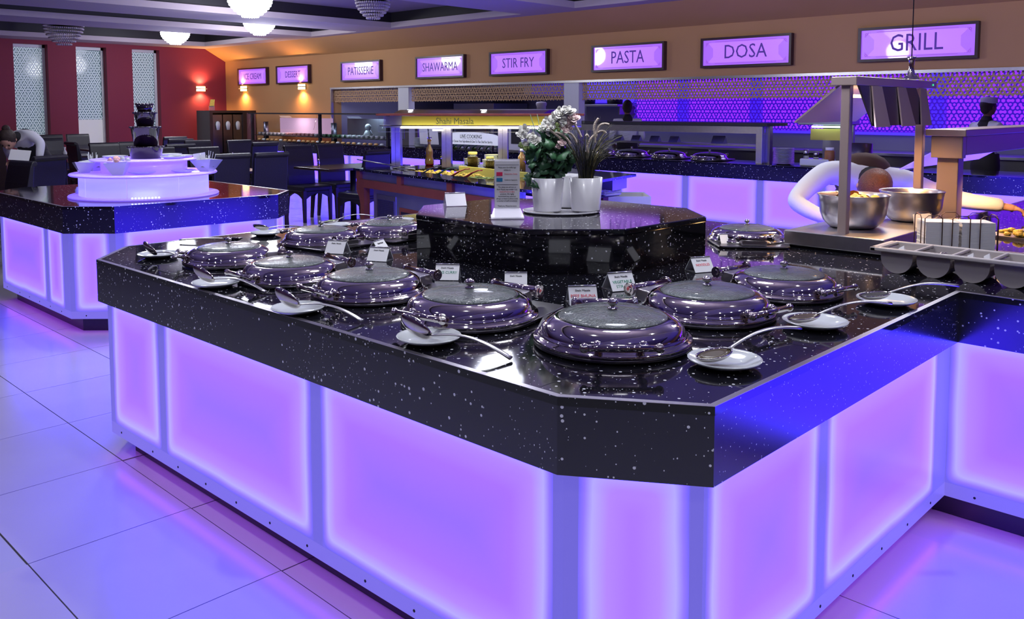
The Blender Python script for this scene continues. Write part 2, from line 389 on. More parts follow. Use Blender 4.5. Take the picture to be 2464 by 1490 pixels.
# back wall (ochre) with the long kitchen opening, cove above
wb = MB()
wb.box(XW, XW+0.25, 14.72, YW, 0, 2.6)
wb.box(XW, XW+0.25, -6, 14.72, 1.93, 2.6)
o_ = len(wb.v)
wb._add([(XW, -6, 2.6), (XW, YW, 2.6), (XW-.5, YW, ZC), (XW-.5, -6, ZC), (XW+.25, -6, 2.6), (XW+.25, YW, 2.6), (XW+.25, YW, ZC+.02), (XW+.25, -6, ZC+.02)],
        [(0, 1, 2, 3), (0, 3, 7, 4), (1, 5, 6, 2), (3, 2, 6, 7), (4, 7, 6, 5)])
struct(wb.build('wall_back', M['wall_ochre']))
tr = MB(); tr.box(XW-.02, XW+.05, -6, 14.72, 1.895, 1.93); tr.box(XW-.01, XW+.04, 14.69, 14.72, 0.9, 1.9)
struct(tr.build('trim_1', M['chrome2']))
wp = MB(); wp.box(XW+.0, XW+.14, 12.27, 12.57, 0, 1.9); wp.box(XW+.0, XW+.14, 8.28, 8.57, 0, 1.9)
struct(wp.build('trim_2', M['white']))
# left wall (red) with three tall windows
WIN = [(5.52, 6.15), (6.69, 7.30), (7.84, 8.44)]
wl = MB(); xs = -5
for a, b_ in WIN:
    wl.box(xs, a, YW, YW+.3, 0, ZC+.02); wl.box(a, b_, YW, YW+.3, 2.80, ZC+.02); wl.box(a, b_, YW, YW+.3, 0, 0.12); xs = b_
wl.box(xs, XW+.25, YW, YW+.3, 0, ZC+.02)
struct(wl.build('wall_left', M['wall_red']))
def lattice(mb, u0, u1, v0, v1, p, wd, th, place):
    """rings of seven-point rosettes on a triangular net joined by bars; place(u, v, t) -> world"""
    dv = p*math.sqrt(3)/2; rows = int((v1-v0)/dv)+2; cols = int((u1-u0)/p)+2
    jit = [0]
    def bar(a, b):
        if not (u0 <= min(a[0], b[0]) and max(a[0], b[0]) <= u1 and v0 <= min(a[1], b[1]) and max(a[1], b[1]) <= v1): return
        dx, dy = b[0]-a[0], b[1]-a[1]; L = math.hypot(dx, dy)
        if L < 1e-6: return
        nx, ny = -dy/L*wd/2, dx/L*wd/2
        P4 = [(a[0]+nx, a[1]+ny), (a[0]-nx, a[1]-ny), (b[0]-nx, b[1]-ny), (b[0]+nx, b[1]+ny)]
        jt = jit[0] % 5*.0006; jit[0] += 1
        vs = [place(u, v, jt) for u, v in P4]+[place(u, v, th+jt) for u, v in P4]
        mb._add(vs, [(0, 1, 2, 3), (7, 6, 5, 4), (0, 3, 7, 4), (1, 5, 6, 2)])
    q = p/math.sqrt(3); R = p*.27; Rt = q*.30
    for r in range(-1, rows+1):
        for c in range(-1, cols+1):
            cu = u0+(c+(r % 2)*.5)*p; cv = v0+r*dv
            tips = [(cu+R*math.cos(PI/6+PI*k/3), cv+R*math.sin(PI/6+PI*k/3)) for k in range(6)]
            ins = [(cu+R*.60*math.cos(PI*k/3), cv+R*.60*math.sin(PI*k/3)) for k in range(6)]
            for k in range(6): bar(ins[k], tips[k]); bar(tips[k], ins[(k+1) % 6])
            for a0 in (PI/6, PI/2):              # the two triangle centres that belong to this node
                tx, ty = cu+q*math.cos(a0), cv+q*math.sin(a0)
                ring = [(tx+Rt*math.cos(a0+PI/6+PI*k/3), ty+Rt*math.sin(a0+PI/6+PI*k/3)) for k in range(6)]
                for k in range(6): bar(ring[k], ring[(k+1) % 6])
                for k in range(3):
                    a1 = a0+PI+2*PI*k/3; e0 = Rt*.88; e1 = q-R
                    bar((tx+e0*math.cos(a1), ty+e0*math.sin(a1)), (tx+e1*math.cos(a1), ty+e1*math.sin(a1)))
for n, (a, b_) in enumerate(WIN):
    wn = bpy.data.objects.new('window_%d' % (n+1), None); C.objects.link(wn); wn.location = (0, 0, 0); wn['kind'] = 'structure'
    f = MB(); y0 = YW+.17; y1 = YW+.23
    f.box(a, a+.05, y0, y1, .12, 2.8); f.box(b_-.05, b_, y0, y1, .12, 2.8); f.box(a, b_, y0, y1, 2.74, 2.8); f.box(a, b_, y0, y1, .12, .18)
    f.build('window_frame', M['white'], wn)
    MB().box(a+.05, b_-.05, YW+.21, YW+.215, .18, 2.74).build('window_pane', M['night'], wn)
    lt = MB(); lo = 1.28 if n == 1 else .25
    lattice(lt, a+.05, b_-.05, lo, 2.74, .125, .019, .004, lambda u, v, t: (u, YW+.205-t, v))
    lt.build('lattice_film', M['lattice_white'], wn, kind='stuff')
    if n == 1: MB().box(a+.05, b_-.05, YW+.20, YW+.206, .18, 1.28).build('frosted_film', M['frost'], wn)
    f = MB(); f.box(a-.0, b_, YW, YW+.17, .10, .125); f.build('window_sill', M['white'], wn)
# ceiling with sunk coffers
COF = [(1.0, 9.1, 15.3, 18.2), (1.0, 9.3, 12.85, 14.3), (1.0, 9.25, 8.75, 11.8), (1.0, 9.2, 4.7, 7.7), (-3.5, 9.2, 0.7, 3.7), (-3.5, 5, -4.5, -1.0)]
cl = MB(); ys = -6.0
for (x0, x1, y0, y1) in sorted(COF, key=lambda c: c[2]):
    cl.box(-5, XW-.48, ys, y0, ZC, ZC+.09); cl.box(-5, x0, y0, y1, ZC, ZC+.09); cl.box(x1, XW-.48, y0, y1, ZC, ZC+.09); ys = y1
cl.box(-5, XW-.48, ys, YW+.02, ZC, ZC+.09)
struct(cl.build('ceiling', M['ceil']))
n = 0
for (x0, x1, y0, y1) in COF:
    n += 1
    rb = MB(); e = .035; z0, z1 = ZC+.09, ZC+.26
    rb.box(x0-e-.03, x0-e, y0-e, y1+e, z0, z1); rb.box(x1+e, x1+e+.03, y0-e, y1+e, z0, z1)
    rb.box(x0-e, x1+e, y0-e-.03, y0-e, z0, z1); rb.box(x0-e, x1+e, y1+e, y1+e+.03, z0, z1)
    struct(rb.build('trim_%d' % (n+2), M['black']))
    top = MB().box(x0-.1, x1+.1, y0-.1, y1+.1, z1, z1+.04).build('ceiling_coffer', M['ceil_in']); struct(top)
# walls behind the photographer and at the far ends
struct(MB().box(-5.2, -5, -6, YW+.3, 0, ZC+.02).build('wall_near', M['wall_plum']))
struct(MB().box(-5.2, 14.5, -6.2, -6, 0, ZC+.02).build('wall_right', M['wall_ochre']))
# kitchen beyond the opening
struct(MB().box(13.4, 13.6, -6, 14.72, 0, 2.75).build('wall_kitchen', M['kitchen_wall']))
struct(MB().box(XW+.25, 13.6, 14.72, 14.9, 0, 2.75).build('wall_kitchen_left', M['kitchen_wall']))
struct(MB().box(XW+.1, 13.6, -6, 14.9, 2.72, 2.8).build('ceiling_kitchen', M['ceil']))
lamp('AREA', (11.6, 11.5, 2.65), 45, (0.62, 0.62, 1.0), 2.2)
lamp('AREA', (11.4, 4.5, 2.6), 26, (0.45, 0.4, 1.0), 2.0)
# magenta backlit lattice along the kitchen back wall
kl = thing('lattice_screen', 'blue lattice screen lit magenta from behind across the kitchen wall', 'screen', (13.0, 0, 0))
for (a, b_) in [(4.32, 6.93), (7.13, 8.33), (8.53, 9.46), (-1.5, 4.1)]:
    MB().box(.10, .13, a, b_, 1.17, 2.25).build('light_panel', M['magenta'], kl)
for yy in (4.21, 7.03, 8.43):
    MB().box(.02, .14, yy-.10, yy+.10, 1.17, 2.25).build('blue_pier', M['blue_led'], kl)
lt = MB(); lattice(lt, 1.0, 9.46, 1.16, 2.0, .175, .020, .006, lambda u, v, t: (-t, u, v))
lt.build('lattice', M['lattice_blue'], kl, kind='stuff')
MB().box(-.03, .14, -1.5, 9.46, 1.12, 1.16).build('ledge', M['blue_led'], kl)
MB().box(.0, .3, -1.5, 9.46, 0, 1.12).build('wall_cladding', M['kitchen_wall'], kl)
# gold lattice band hanging in the opening
gl = thing('lattice_band', 'gold lattice band along the top of the kitchen opening', 'screen', (XW+.06, 0, 0))
for (a, b_) in [(1.6, 8.26), (8.59, 12.25), (12.59, 14.69)]:
    lt = MB(); lattice(lt, a, b_, 1.635, 1.895, .135, .024, .003, lambda u, v, t: (-t, u, v))
    lt.build('lattice', M['lattice_gold'], gl, kind='stuff')
# kitchen equipment seen through the opening
def kit(name, label, cat, boxes, m, grp=None):
    t = thing(name, label, cat); n_ = 0
    for (pn, mm, bx) in boxes:
        b = MB().box(*bx).build(pn, mm or m, t); bevel(b, .006)
    if grp: t['group'] = grp
    return t
kit('extractor_hood', 'grey steel extractor hood in the kitchen behind the left opening', 'hood',
    [('canopy', None, (11.9, 13.35, 11.0, 14.4, 1.75, 2.3)), ('filter', M['steel_dark'], (11.88, 11.9, 11.2, 14.2, 1.78, 1.92))], M['steel_blue'])
kit('shelf_unit', 'grey wall shelf with black pans above the salad station in the kitchen', 'shelf',
    [('shelf_board', None, (12.7, 13.38, 9.6, 10.9, 1.55, 1.59)), ('shelf_bracket', None, (12.9, 13.38, 9.7, 9.73, 1.40, 1.55)), ('back_panel', M['blue_led'], (13.3, 13.39, 9.6, 10.8, 1.62, 2.1))], M['steel_blue'])
for k, (yy, cc) in enumerate([(10.5, 'left'), (9.85, 'right')]):
    pn = MB().lathe([(0.001, 0), (.14, 0), (.15, .09), (.142, .09), (.132, .01), (0.001, .01)], 20, (12.95, yy, 1.591)).build('pan', M['black'])
    tag(pn, 'black pan on the kitchen shelf, %s one of two' % cc, 'pan')
kit('prep_counter', 'long steel worktop behind the serving counter in the kitchen', 'worktop',
    [('worktop', None, (12.1, 12.95, 0.5, 9.3, .86, .90)), ('base', M['steel_dark'], (12.2, 12.9, 0.5, 9.3, 0, .86))], M['steel_blue'])
kit('combi_oven', 'tall steel oven against the kitchen wall at the far left', 'oven',
    [('body', None, (12.3, 13.3, 12.4, 13.6, 0, 1.62)), ('door', M['steel_dark'], (12.27, 12.3, 12.5, 13.5, .9, 1.5)), ('handle', M['chrome'], (12.23, 12.27, 12.55, 12.58, 1.0, 1.4))], M['steel_blue'])
# baseboard and wall sconces
struct(MB().box(8.44, XW, YW-.015, YW, 0, .10).build('baseboard_left', M['black']))
def sconce(loc, rz, label):
    t = thing('wall_light', label, 'lamp', loc, rz)
    f = MB(); f.box(-.105, .105, -.02, 0, -.05, .05); f.box(-.115, .115, -.105, -.02, -.008, .008); f.build('bracket', M['chrome2'], t)
    for s in (-1, 1):
        h = MB(); n = 10; vs = []
        for k in range(n+1):
            a = PI*k/n; vs.append((-.105*math.cos(a), -.02-.085*math.sin(a)))
        h.prism(vs, s*.010, s*.055) if s > 0 else h.prism(vs, s*.055, s*.010)
        h.build('shade', M['lampwarm'], t)
    return t
for loc, rz, lab, d in [((9.366, YW-.001, 1.965), 0, 'glowing half-round wall light on the red wall', (0, -1)),
                     ((XW-.001, 18.1, 1.965), -PI/2, 'glowing half-round wall light below the ice cream sign', (-1, 0)),
                     ((XW-.001, 15.71, 1.965), -PI/2, 'glowing half-round wall light below the dessert sign', (-1, 0))]:
    sconce(loc, rz, lab)
    for dz, rot in ((.09, PI), (-.09, 0)):
        lamp('SPOT', (loc[0]+d[0]*.09, loc[1]+d[1]*.09, loc[2]+dz), 42, WARM, .03, rot=(rot, 0, 0), spot=2.75, blend=1.0)
# chandeliers
def chandelier(loc, r, lit, label, grp):
    t = thing('chandelier', label, 'chandelier', loc, group=grp)
    MB().lathe([(r*.55, 0.0), (r*.55, .05), (.03, .05), (.03, 3.14-loc[2]), (.001, 3.14-loc[2])], 24).build('ceiling_plate', M['chrome'], t)
    bd = MB(); rows = 7
    for i in range(rows):
        rr = r*math.cos(PI/2*i/rows*.97)**.75; z = -.015-.20*(i/rows)*(1.6 if not lit else 1.25)*(r/.27)
        n = max(5, int(2*PI*rr/(.033)))
        for k in range(n):
            a = 2*PI*k/n+i*.3
            bd.sphere((rr*math.cos(a), rr*math.sin(a), z), .017, 6, 4)
    bd.build('crystal_beads', M['mush'] if lit else M['crystal'], t, kind='stuff')
    MB().lathe([(r*.97, .0), (r*1.0, .012), (r*.97, .024), (r*.93, .012), (r*.97, 0)], 40).build('rim', M['chrome'], t)
    if lit:
        lamp('POINT', (loc[0], loc[1], loc[2]-.45), 60, COOL, .2)
        MB().lathe([(r*.9, -.0), (r*.80, -.10), (r*.45, -.17), (.001, -.19)], 24).build('bowl', M['mush'], t)
    return t
chandelier((6.15, 10.95, 3.02), .29, True, 'lit crystal chandelier cut by the top edge of the photo', None)
chandelier((7.75, 13.5, 3.0), .26, True, 'lit crystal chandelier in the middle coffer above the sign corner', None)
chandelier((7.7, 16.6, 3.0), .26, True, 'lit crystal chandelier in the farthest coffer near the red wall', None)
chandelier((7.75, 10.3, 3.09), .25, False, 'unlit crystal chandelier beside the small round downlight', None)
chandelier((5.72, 16.8, 3.02), .33, False, 'unlit crystal chandelier above the left window', None)
for x, y, lab in [(3.0, 6.2, 'above the dessert island'), (3.0, 2.2, 'above the raised block'), (6.5, 2.2, 'above the grill'), (6.2, 6.2, 'above the salad cart')]:  # unseen fill lights, added with chandelier fixtures around them
    chandelier((x, y, 3.04), .26, True, 'added fill light built as a crystal chandelier %s, outside the picture' % lab, None)
def downlight(x, y, z, label):
    t = thing('downlight', label, 'lamp', (x, y, z))
    MB().lathe([(.06, 0), (.06, .012), (.045, .012), (.045, 0)], 20).build('ring', M['chrome'], t)
    MB().lathe([(.001, .004), (.045, .004)], 20).build('lens', M['mush'], t)
downlight(8.1, 10.25, ZC+.248, 'small round downlight beside the unlit chandelier')
# ------------------------------------------------------------------ illuminated signs on the back wall
def sign(word, y, w_=1.26, h=.385, size=.21, sx=.8, label=''):
    t = thing('sign', label, 'sign', (XW, y, 2.228), -PI/2)     # local x runs along the wall, local -y faces the room
    f = MB(); a, b = w_/2, h/2; e = .03
    f.box(-a, a, -.075, 0, b-e, b); f.box(-a, a, -.075, 0, -b, -b+e); f.box(-a, -a+e, -.075, 0, -b+e, b-e); f.box(a-e, a, -.075, 0, -b+e, b-e)
    f.build('frame', M['sign_frame'], t)
    MB().box(-a+e, a-e, -.05, -.02, -b+e, b-e).build('light_panel', M['sign_glow'], t)
    # lighter lozenge with notched corners
    ai, bi, c = a-.10, b-.065, .075
    poly = []
    for sx_, sz_ in ((1, 1), (-1, 1), (-1, -1), (1, -1)):
        arc = [(sx_*(ai-c+c*(1-math.cos(q)) if False else sx_*0+ (ai-c*math.cos(q))), sz_*(bi-c*math.sin(PI/2-q))) for q in (0, .4, .8, 1.2, PI/2)]
        arc = [(sx_*(ai-c*math.cos(q)), sz_*(bi-c*math.sin(PI/2-q)*1.0)) for q in (0, .4, .8, 1.2, PI/2)]
        if sx_*sz_ < 0: arc = arc[::-1]
        poly += arc
    mx = Matrix.Rotation(PI/2, 4, 'X')
    MB().prism(poly, .0505, .052, mx).build('centre_panel', M['sign_glow2'], t)
    ln = MB()
    for z in (bi+.012, -bi-.012): ln.box(-ai+.1, ai-.1, -.0525, -.0505, z-.003, z+.003)
    for sx_ in (1, -1):
        for sz_ in (1, -1):
            cx, cz = sx_*(a-.085), sz_*(b-.075)
            for (dx, dz, r) in ((0, 0, .016), (-.022*sx_, .012*sz_, .009), (.010*sx_, -.024*sz_, .009), (-.045*sx_, .016*sz_, .006)):
                for k in range(8):
                    q = 2*PI*k/8; q2 = 2*PI*(k+1)/8
                    ln.quad((cx+dx+r*math.cos(q), -.0527, cz+dz+r*math.sin(q)), (cx+dx+r*math.cos(q2), -.0527, cz+dz+r*math.sin(q2)),
                            (cx+dx+r*.5*math.cos(q2), -.0527, cz+dz+r*.5*math.sin(q2)), (cx+dx+r*.5*math.cos(q), -.0527, cz+dz+r*.5*math.sin(q)))
    ln.build('ornament', M['sign_line'], t)
    text(word, size, M['sign_ink'], t, (0, -.053, -.003), (PI/2, 0, 0), sx=sx)
sign('GRILL', 3.46, size=.27, sx=.82, label='backlit violet wall sign reading GRILL')
sign('DOSA', 5.53, size=.25, sx=.90, label='backlit violet wall sign reading DOSA')
sign('PASTA', 7.36, size=.25, sx=.80, label='backlit violet wall sign reading PASTA')
sign('STIR FRY', 9.486, size=.22, sx=.82, label='backlit violet wall sign reading STIR FRY')
sign('SHAWARMA', 11.355, size=.215, sx=.76, label='backlit violet wall sign reading SHAWARMA')
sign('PATISSERIE', 13.645, size=.215, sx=.80, label='backlit violet wall sign reading PATISSERIE')
sign('DESSERT', 16.03, size=.19, sx=.80, label='backlit violet wall sign reading DESSERT')
sign('ICE CREAM', 17.68, size=.19, sx=.80, label='backlit violet wall sign reading ICE CREAM')
# ================================================================== LIT COUNTERS
def inset(poly, d):
    n = len(poly); out = []
    for i in range(n):
        a, b, c = Vector(poly[i-1]), Vector(poly[i]), Vector(poly[(i+1) % n])
        e1 = (b-a).normalized(); e2 = (c-b).normalized()
        n1 = Vector((-e1.y, e1.x)); n2 = Vector((-e2.y, e2.x))      # left of travel = inside for CCW
        m_ = n1+n2; k = d/max(.3, (1+n1.dot(n2))); out.append((b.x+m_.x*k, b.y+m_.y*k))
    return out
def bay_mesh(a, b, s0, s1, z0, z1, m, name, parent, th=.008):
    """one pane between s0 and s1 (metres from a) with its metres-to-edge UV maps"""
    a = Vector(a); b = Vector(b); L = (b-a).length; e = (b-a)/L; nrm = Vector((e.y, -e.x))  # outward for CCW
    p0 = a+e*s0; p1 = a+e*s1; W = s1-s0; Hh = z1-z0
    vs = [(p0.x, p0.y, z0), (p1.x, p1.y, z0), (p1.x, p1.y, z1), (p0.x, p0.y, z1)]
    q = [(x-nrm.x*th, y-nrm.y*th, z) for x, y, z in vs]
    mb = MB(); mb._add(vs+q, [(0, 1, 2, 3), (5, 4, 7, 6), (0, 4, 5, 1), (1, 5, 6, 2), (2, 6, 7, 3), (3, 7, 4, 0)])
    me = mb.mesh(name, m)
    u0 = me.uv_layers.new(name='d0'); u1 = me.uv_layers.new(name='d1')
    loc = [(0, 0), (W, 0), (W, Hh), (0, Hh)]
    for lp in me.loops:
        k = lp.vertex_index % 4; u, v = loc[k]
        u0.data[lp.index].uv = (u, v); u1.data[lp.index].uv = (W-u, Hh-v)
    o = bpy.data.objects.new(name, me); C.objects.link(o); o.parent = parent
    return o
def lit_counter(name, label, cat, poly, sides, zt=.86, zob=.68, zb=.10, ins=.035, toe=.12, m='backlit', rail=.05, group=None, fascia='quartz_dull', screws=True, tape=()):
    t = thing(name, label, cat, (0, 0, 0), group=group)
    MB().prism(poly, zt-.02, zt).build('countertop', M['quartz'], t)
    MB().prism(inset(poly, .0008), zob, zt-.02).build('fascia', M[fascia], t)
    pin = inset(poly, ins); pi_ = inset(poly, .017)
    for i in sides:
        j = (i+1) % len(poly)
        MB().prism([poly[i], poly[j], pi_[j], pi_[i]], zt, zt+.0009).build('edge_trim', M['edge'], t)
    MB().prism(inset(pin, .03), zb+.01, zob+.01).build('carcass', M['black'], t)
    MB().prism(inset(poly, toe), 0, zb+.01).build('toe_kick', M['toe'], t)
    sc_ = MB()
    for i, posts in sides.items():
        a = Vector(pin[i]); b = Vector(pin[(i+1) % len(pin)]); L = (b-a).length; e = (b-a)/L; nn = Vector((e.y, -e.x))
        s = 0.0; marks = [(max(0, p0), min(L, p1)) for p0, p1 in posts]+[(L, L)]
        for (p0, p1) in marks:
            if p0-s > .02: bay_mesh(a, b, s, p0, zb+rail, zob+.03, M[m], 'light_panel', t)
            if p1 > p0:
                bay_mesh(a, b, p0, p1, zb+rail, zob+.01, M['post'], 'post', t, .006)
            s = p1
        r = MB(); z0, z1 = zb, zb+rail
        p0v = a; p1v = b
        r._add([(p0v.x, p0v.y, z0), (p1v.x, p1v.y, z0), (p1v.x, p1v.y, z1), (p0v.x, p0v.y, z1),
                (p0v.x-nn.x*.01, p0v.y-nn.y*.01, z0), (p1v.x-nn.x*.01, p1v.y-nn.y*.01, z0), (p1v.x-nn.x*.01, p1v.y-nn.y*.01, z1), (p0v.x-nn.x*.01, p0v.y-nn.y*.01, z1)],
               [(0, 1, 2, 3), (5, 4, 7, 6), (0, 4, 5, 1), (3, 2, 6, 7)])
        r.build('bottom_rail', M['rail'], t)
        k = .10
        while k < L-.04:
            c = a+e*k
            for q in range(1):
                ang = math.atan2(nn.y, nn.x)
                mx = Matrix.Translation((c.x, c.y, zb+.022)) @ Matrix.Rotation(ang, 4, 'Z') @ Matrix.Rotation(PI/2, 4, 'Y')
                sc_.lathe([(.0045, -.002), (.0045, .0015), (.001, .002)], 8, mx=mx)
            k += .30 if (int(k*10) % 2) else .22
    if tape:
        for i in tape:
            a = Vector(pin[i]); b = Vector(pin[(i+1) % len(pin)]); e = (b-a).normalized(); nn = Vector((e.y, -e.x)); k = MB()
            p0, p1 = a-nn*.012, b-nn*.012; q0, q1 = a-nn*.030, b-nn*.030
            k._add([(p0.x, p0.y, zb-.001), (p1.x, p1.y, zb-.001), (q1.x, q1.y, zb-.001), (q0.x, q0.y, zb-.001), (p0.x, p0.y, zb+.004), (p1.x, p1.y, zb+.004), (q1.x, q1.y, zb+.004), (q0.x, q0.y, zb+.004)],
                [(3, 2, 1, 0), (4, 5, 6, 7), (0, 1, 5, 4), (1, 2, 6, 5), (2, 3, 7, 6), (3, 0, 4, 7)])
            k.build('led_tape', M['tape'], t)
    if screws: sc_.build('screw', M['black'], t, kind='stuff')
    return t
MAIN = [(1.425, 1.237), (1.612, .949), (3.245, .949), (3.235, -1.1), (4.33, -1.1), (4.33, 3.82), (4.05, 4.095), (1.627, 4.09), (1.391, 3.811)]
isl = lit_counter('buffet_island', 'large foreground buffet island with speckled black top and violet backlit panels', 'counter', MAIN,
    {0: [(0, .035), (.285, .40)], 1: [(0, .015), (.59, .635), (1.52, 1.70)], 2: [(0, .0), (1.25, 1.32)], 4: [(0, .03), (1.0, 1.06), (2.0, 2.06), (3.0, 3.06)], 6: [(.8, .86), (1.6, 1.66)], 7: [(.3, .4)], 8: [(0, .04), (.48, .53), (1.535, 1.585), (2.52, 2.60)]}, tape=(0, 1, 2, 8))
sm = MB(); sm.box(1.41, 1.72, 1.3105, 1.3125, .8585, .8604); sm.box(2.20, 2.202, .955, 2.0, .8585, .8604)
sm.build('joint', M['toe'], isl)
BLK = [(2.43, 2.27), (2.70, 2.0), (3.27, 1.985), (3.49, 2.22), (3.49, 2.86), (3.17, 3.19), (2.70, 3.21), (2.44, 2.95)]
blk = thing('raised_plinth', 'raised eight-sided black speckled block in the middle of the island', 'plinth', (0, 0, 0))
bevel(MB().prism(BLK, 1.01, 1.035).build('top_slab', M['quartz'], blk), .005)
MB().prism(inset(BLK, .003), .8605, 1.01).build('side_panel', M['quartz'], blk)
LI = [(2.25, 5.82), (3.43, 5.76), (3.67, 6.0), (3.67, 7.55), (3.43, 7.79), (2.27, 7.8), (2.01, 7.55), (2.01, 6.06)]
lit_counter('dessert_island', 'smaller left island with black top, violet backlit sides and a fountain on it', 'counter', LI,
    {0: [(0, .05), (.66, .71), (1.06, 1.2)], 1: [(0, .05), (.28, .4)], 2: [(0, .05), (.8, .86), (1.4, 1.6)], 7: [(.0, .03), (.27, .40)], 6: [(0, .05), (1.0, 1.06), (1.35, 1.5)], 3: [(0, .05), (.3, .4)]}, tape=(0, 6, 7))
# rear serving counters along the kitchen opening
RC = [(9.15, 3.3), (9.85, 3.3), (9.85, 8.2), (9.15, 8.2)]
lit_counter('serving_counter', 'right-hand rear serving counter in front of the kitchen with lit lilac panels', 'counter', RC,
    {3: [(0, .04), (1.22, 1.30), (2.24, 2.32), (3.25, 3.33), (4.0, 4.07)]}, m='backlit_far', screws=False)
RC2 = [(9.22, 8.3), (9.85, 8.3), (9.85, 11.75), (9.22, 11.75)]
lit_counter('serving_counter', 'middle rear serving counter behind the salad cart with lit lilac panels', 'counter', RC2,
    {3: [(0, .04), (1.2, 1.28), (2.3, 2.38)]}, m='backlit_far', screws=False)
RC3 = [(9.2, 11.85), (9.9, 11.85), (9.9, 16.7), (9.2, 16.7)]
lit_counter('serving_counter', 'left-hand rear dessert counter with lit panels below glass display', 'counter', RC3,
    {3: [(0, .04), (.9, .96), (1.8, 1.86), (2.7, 2.76), (3.6, 3.66)]}, m='backlit_far', screws=False, zob=.66)

# ================================================================== CHAFING DISHES
def chafer(x, y, ang, s, label, grp='round chafing dishes on the island'):
    t = thing('chafing_dish', label, 'chafing dish', (x, y, .8605), ang, grp, s)
    # tray: round front, square back (local +x = front handle)
    tr_ = [(.205*math.cos(a), .205*math.sin(a)) for a in [(-PI/2+PI*k/28) for k in range(29)]]+[(-.10, .195), (-.245, .175), (-.26, .16), (-.26, -.16), (-.245, -.175), (-.10, -.195)]
    b = MB(); b.prism(tr_, .004, .013, smooth=False)
    for fx, fy in ((.13, .1), (.13, -.1), (-.23, .13), (-.23, -.13)): b.lathe([(.012, 0), (.012, .005)], 10, (fx, fy, 0))
    bevel(b.build('base_tray', M['steel_dark'], t), .003)
    MB().lathe([(.17, .013), (.203, .013), (.2065, .018), (.203, .023), (.197, .0235), (.1955, .028), (.190, .030), (.17, .030)], 64).build('rim', M['chrome'], t)
    MB().lathe([(.192, .028), (.1935, .031), (.1885, .033), (.187, .038), (.184, .047), (.178, .056), (.168, .064), (.156, .0695), (.146, .0725), (.139, .0718)], 64).build('lid', M['chrome'], t)
    n = 8; MB().lathe([(.142*math.cos(PI/2*i/n), .0712+.020*math.sin(PI/2*i/n)) for i in range(n)]+[(.001, .0912)], 64).build('glass_dome', M['lidglass'], t)
    MB().lathe([(.013, .090), (.014, .0935), (.006, .096), (.006, .099), (.012, .102), (.0150, .108), (.012, .115), (.006, .1185), (.001, .119)], 20).build('knob', M['chrome'], t)
    h = MB(); h.tube([(.228, -.085, .050), (.228, .085, .050)], .0085, 12)
    for sy in (-1, 1):
        h.sphere((.228, sy*.088, .050), .012, 12, 8); h.tube([(.186, sy*.055, .044), (.214, sy*.055, .047), (.226, sy*.055, .050)], .007, 8); h.sphere((.190, sy*.055, .045), .013, 12, 8)
    h.build('handle', M['chrome'], t)
    hb = MB(); hb.prism([(-.17, .075), (-.17, -.075), (-.238, -.062), (-.238, .062)], .014, .052)
    bevel(hb.build('hinge_box', M['chrome2'], t), .004)
    hc = MB(); hc.tube([(-.238, -.082, .050), (-.238, .082, .050)], .015, 16)
    for sy in (-1, 1):
        hc.tube([(-.238, sy*.080, .050), (-.238, sy*.092, .050)], .021, 16); hc.tube([(-.238, sy*.091, .050), (-.238, sy*.095, .050)], .011, 12)
    hc.build('hinge_cylinder', M['chrome'], t)
    return t
D = math.radians
ch0 = chafer(1.865, 1.42, D(-137), 1.055, 'round steel chafing dish at the island corner nearest the camera, handle towards viewer')
for (x, y, a, r, lab) in [
    (1.79, 1.91, 188, .2115, 'chafing dish just left of the nearest one, lid streaked with droplets'),
    (1.775, 2.398, 180, .200, 'third chafing dish along the left edge of the island, counted from the front corner'),
    (1.733, 2.837, 180, .190, 'fourth chafing dish along the left edge of the island, counted from the front corner'),
    (1.75, 3.337, 150, .184, 'farthest chafing dish along the left edge, in the back left corner of the island'),
    (2.31, 3.50, 92, .187, 'chafing dish on the back edge of the island with its hinge barrel towards the camera'),
    (2.69, 3.46, 90, .186, 'smooth chafing dish on the back edge partly hidden by the raised block'),
    (2.335, 1.411, -97, .2105, 'chafing dish on the right arm next to the nearest one, before the vegetable card'),
    (2.796, 1.386, -100, .197, 'second chafing dish on the right arm, beside the steel heat lamp stand'),
    (3.78, 2.07, 38, .187, 'chafing dish behind the right end of the raised block')]:
    dup(ch0, (x, y, .8605), D(a), lab, scale=r/.205)

